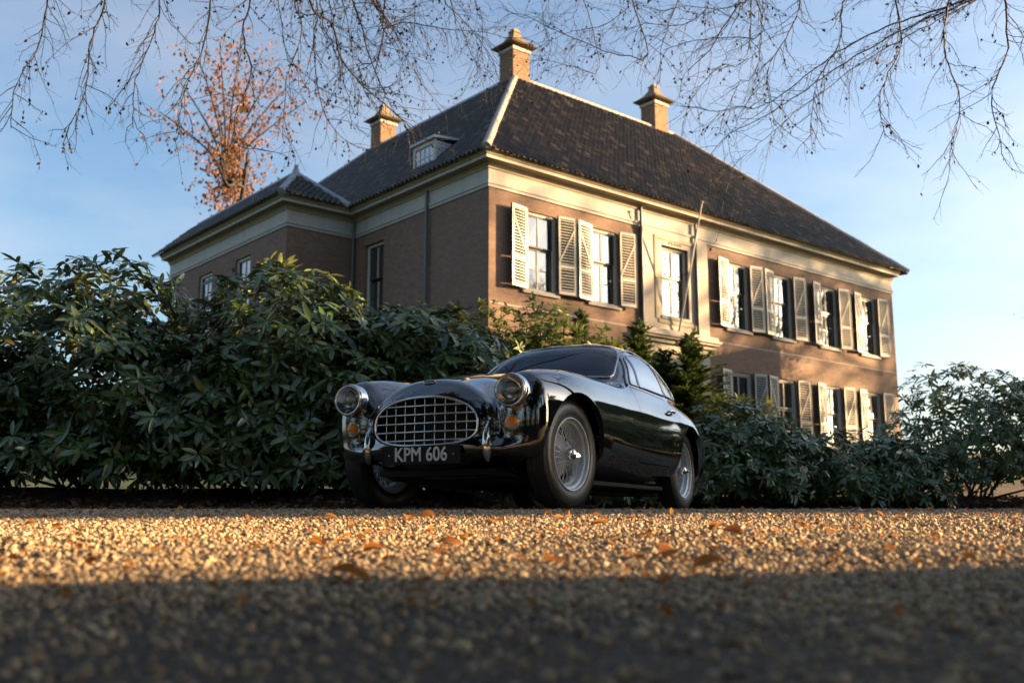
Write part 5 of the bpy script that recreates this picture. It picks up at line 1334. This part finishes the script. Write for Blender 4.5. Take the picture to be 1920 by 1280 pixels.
# bare trees far on the sunny side: seen in the window panes, their twigs break the light on the facade
def winter_tree(x, y, h, seed, label):
    r = np.random.default_rng(seed); z0 = gz(x, y); root = empty('winter_tree', (x, y, z0)); tag(root, label, 'tree', 'bare trees facing the house'); T = Twigs()
    t0 = spline([(0, 0, -.5), (r.normal() * .2, r.normal() * .2, h * .4), (r.normal() * .4, r.normal() * .4, h)], .5); T.add(t0, h * .022, .03, 9); T.build('trunk', M_bark, root); B = Twigs()
    def rec(p, d, L, rr, lv):
        q = wander(r, p, d, L, 6, .02 if lv < 2 else -.02, .14); B.add(q, rr, rr * .45, 5 if lv < 2 else 3)
        if lv < 3:
            for _ in range((6, 6, 5)[lv]):
                k = r.integers(2, 7); ax = q[k] - q[k - 1]; ax /= np.linalg.norm(ax); sd = np.cross(ax, r.normal(size=3)); rec(q[k], ax * .8 + sd * .8 + np.array((0, 0, .15)), L * r.uniform(.4, .62), rr * .48, lv + 1)
    for k in range(13):
        i = int(len(t0) * r.uniform(.3, .98)); i = min(i, len(t0) - 1); a = r.uniform(0, 6.28); rec(t0[i], (math.cos(a), math.sin(a), r.uniform(.3, 1.0)), h * r.uniform(.2, .38), h * .008, 0)
    B.build('branches', M_bark, root); return root
wt0 = winter_tree(38, 27, 12, 90, 'bare tree seen in the panes, apart from the tall row')
wt = winter_tree(66, 41, 17.0, 91, 'tall bare tree of the far row on the sunny side, first from the drive')
for k_, (x, y, a_, lb) in enumerate(((63, 45.5, 1.1, 'second'), (68, 49.5, 2.3, 'third'), (64, 54, 3.6, 'fourth'), (67, 58.5, 4.9, 'fifth'))):
    c_ = wt.copy(); COL.objects.link(c_); c_.location = (x, y, gz(x, y)); c_.rotation_euler = (0, 0, a_); c_['label'] = 'tall bare tree of the far row on the sunny side, %s from the drive' % lb
    for ch in wt.children: d_ = ch.copy(); COL.objects.link(d_); d_.parent = c_
shade_hedge(22.5, 24.0, 29, 43, 7.2, 8, 'tall hedge added out of view to shade the lower house front')
# ------------------------------------------------------------ fallen leaves lying on the drive, each one placed where the photograph shows it
FL_V, FL_F = blade(.66, .5, .35)
fallen_me = [mesh('fallen_leaf_%d' % k, *blade(w_, f_, d_), M_fallen, True) for k, (w_, f_, d_) in enumerate(((.66, .5, .35), (.55, .9, .2), (.75, .3, .6)))]
def drop(px, py):
    """point of the drive seen at a photo pixel"""
    a, b = 1.0, 9.0
    for _ in range(40):
        m = (a + b) / 2; p = at(px, py, m)
        if p.z > gz(p.x, m): a = m
        else: b = m
    p = at(px, py, a); return p.x, a
LV = [(167, 206, 'curled orange leaf on the gravel below the far front wheel', .05), (640, 208, 'flat orange leaf on the gravel left of the near front wheel', .055), (512, 205, 'small brown leaf on the gravel under the number plate', .045), (1138, 222, 'orange leaf on the gravel in front of the near front wheel', .05),
      (1852, 252, 'bright orange leaf at the right edge of the lit gravel', .06), (1845, 276, 'orange leaf just in front of the one at the right edge', .055), (645, 334, 'yellow leaf in the middle of the lit gravel', .05), (107, 343, 'yellow leaf on the lit gravel at the left', .05), (1118, 390, 'red brown leaf near the shadow line', .045),
      (1650, 362, 'largest brown leaf near the shadow line at the right', .07), (420, 358, 'pale yellow leaf on the lit gravel left of the middle', .05), (900, 225, 'small tan leaf in front of the car nose', .04), (1560, 300, 'tan leaf on the lit gravel right of the near wheel', .04), (1360, 240, 'dull orange leaf on the gravel between the two near wheels', .045),
      (190, 467, 'long orange leaf just inside the foreground shade at the left', .06), (1720, 455, 'brown leaf on the shadow line at the far right', .06), (300, 250, 'small dark leaf on the lit gravel at the left', .035), (760, 290, 'small curled leaf on the lit gravel ahead of the plate', .035)]
for k, (zx, zy, lb, l) in enumerate(LV):
    px, py = 533 + zx * 854 / 1920, 880 + zy * 400 / 899
    x, y = drop(px, py + 3); r = np.random.default_rng(200 + k)
    o = link('fallen_leaf', fallen_me[k % 3], None, (x, y, gz(x, y) + .020)); o.scale = (l * 1.3,) * 3; o.rotation_euler = (r.uniform(-.5, .5), r.uniform(-.5, .2), r.uniform(0, 6.28))
    tag(o, lb, 'leaf', 'fallen leaves on the drive')
def small_leaves():
    n = 1100; y = 1.4 + rng.random(n) ** .8 * 6.0; x = rng.uniform(-1, 1, n) * (.5 * y + .3); P = np.stack([x, y, ground_z(x, y) + .014], 1)
    D = np.stack([rng.normal(size=n), rng.normal(size=n), rng.normal(size=n) * .25], 1); U = np.stack([rng.normal(size=n) * .4, rng.normal(size=n) * .4, np.ones(n)], 1)
    tag(link('leaf_scraps', leaves_mesh('leaf_scraps', P, D, U, rng.uniform(.010, .036, n), M_fallen, FL_V, FL_F, False)), 'scraps of dry leaf scattered over the gravel', 'leaf scraps', kind='stuff')
small_leaves()
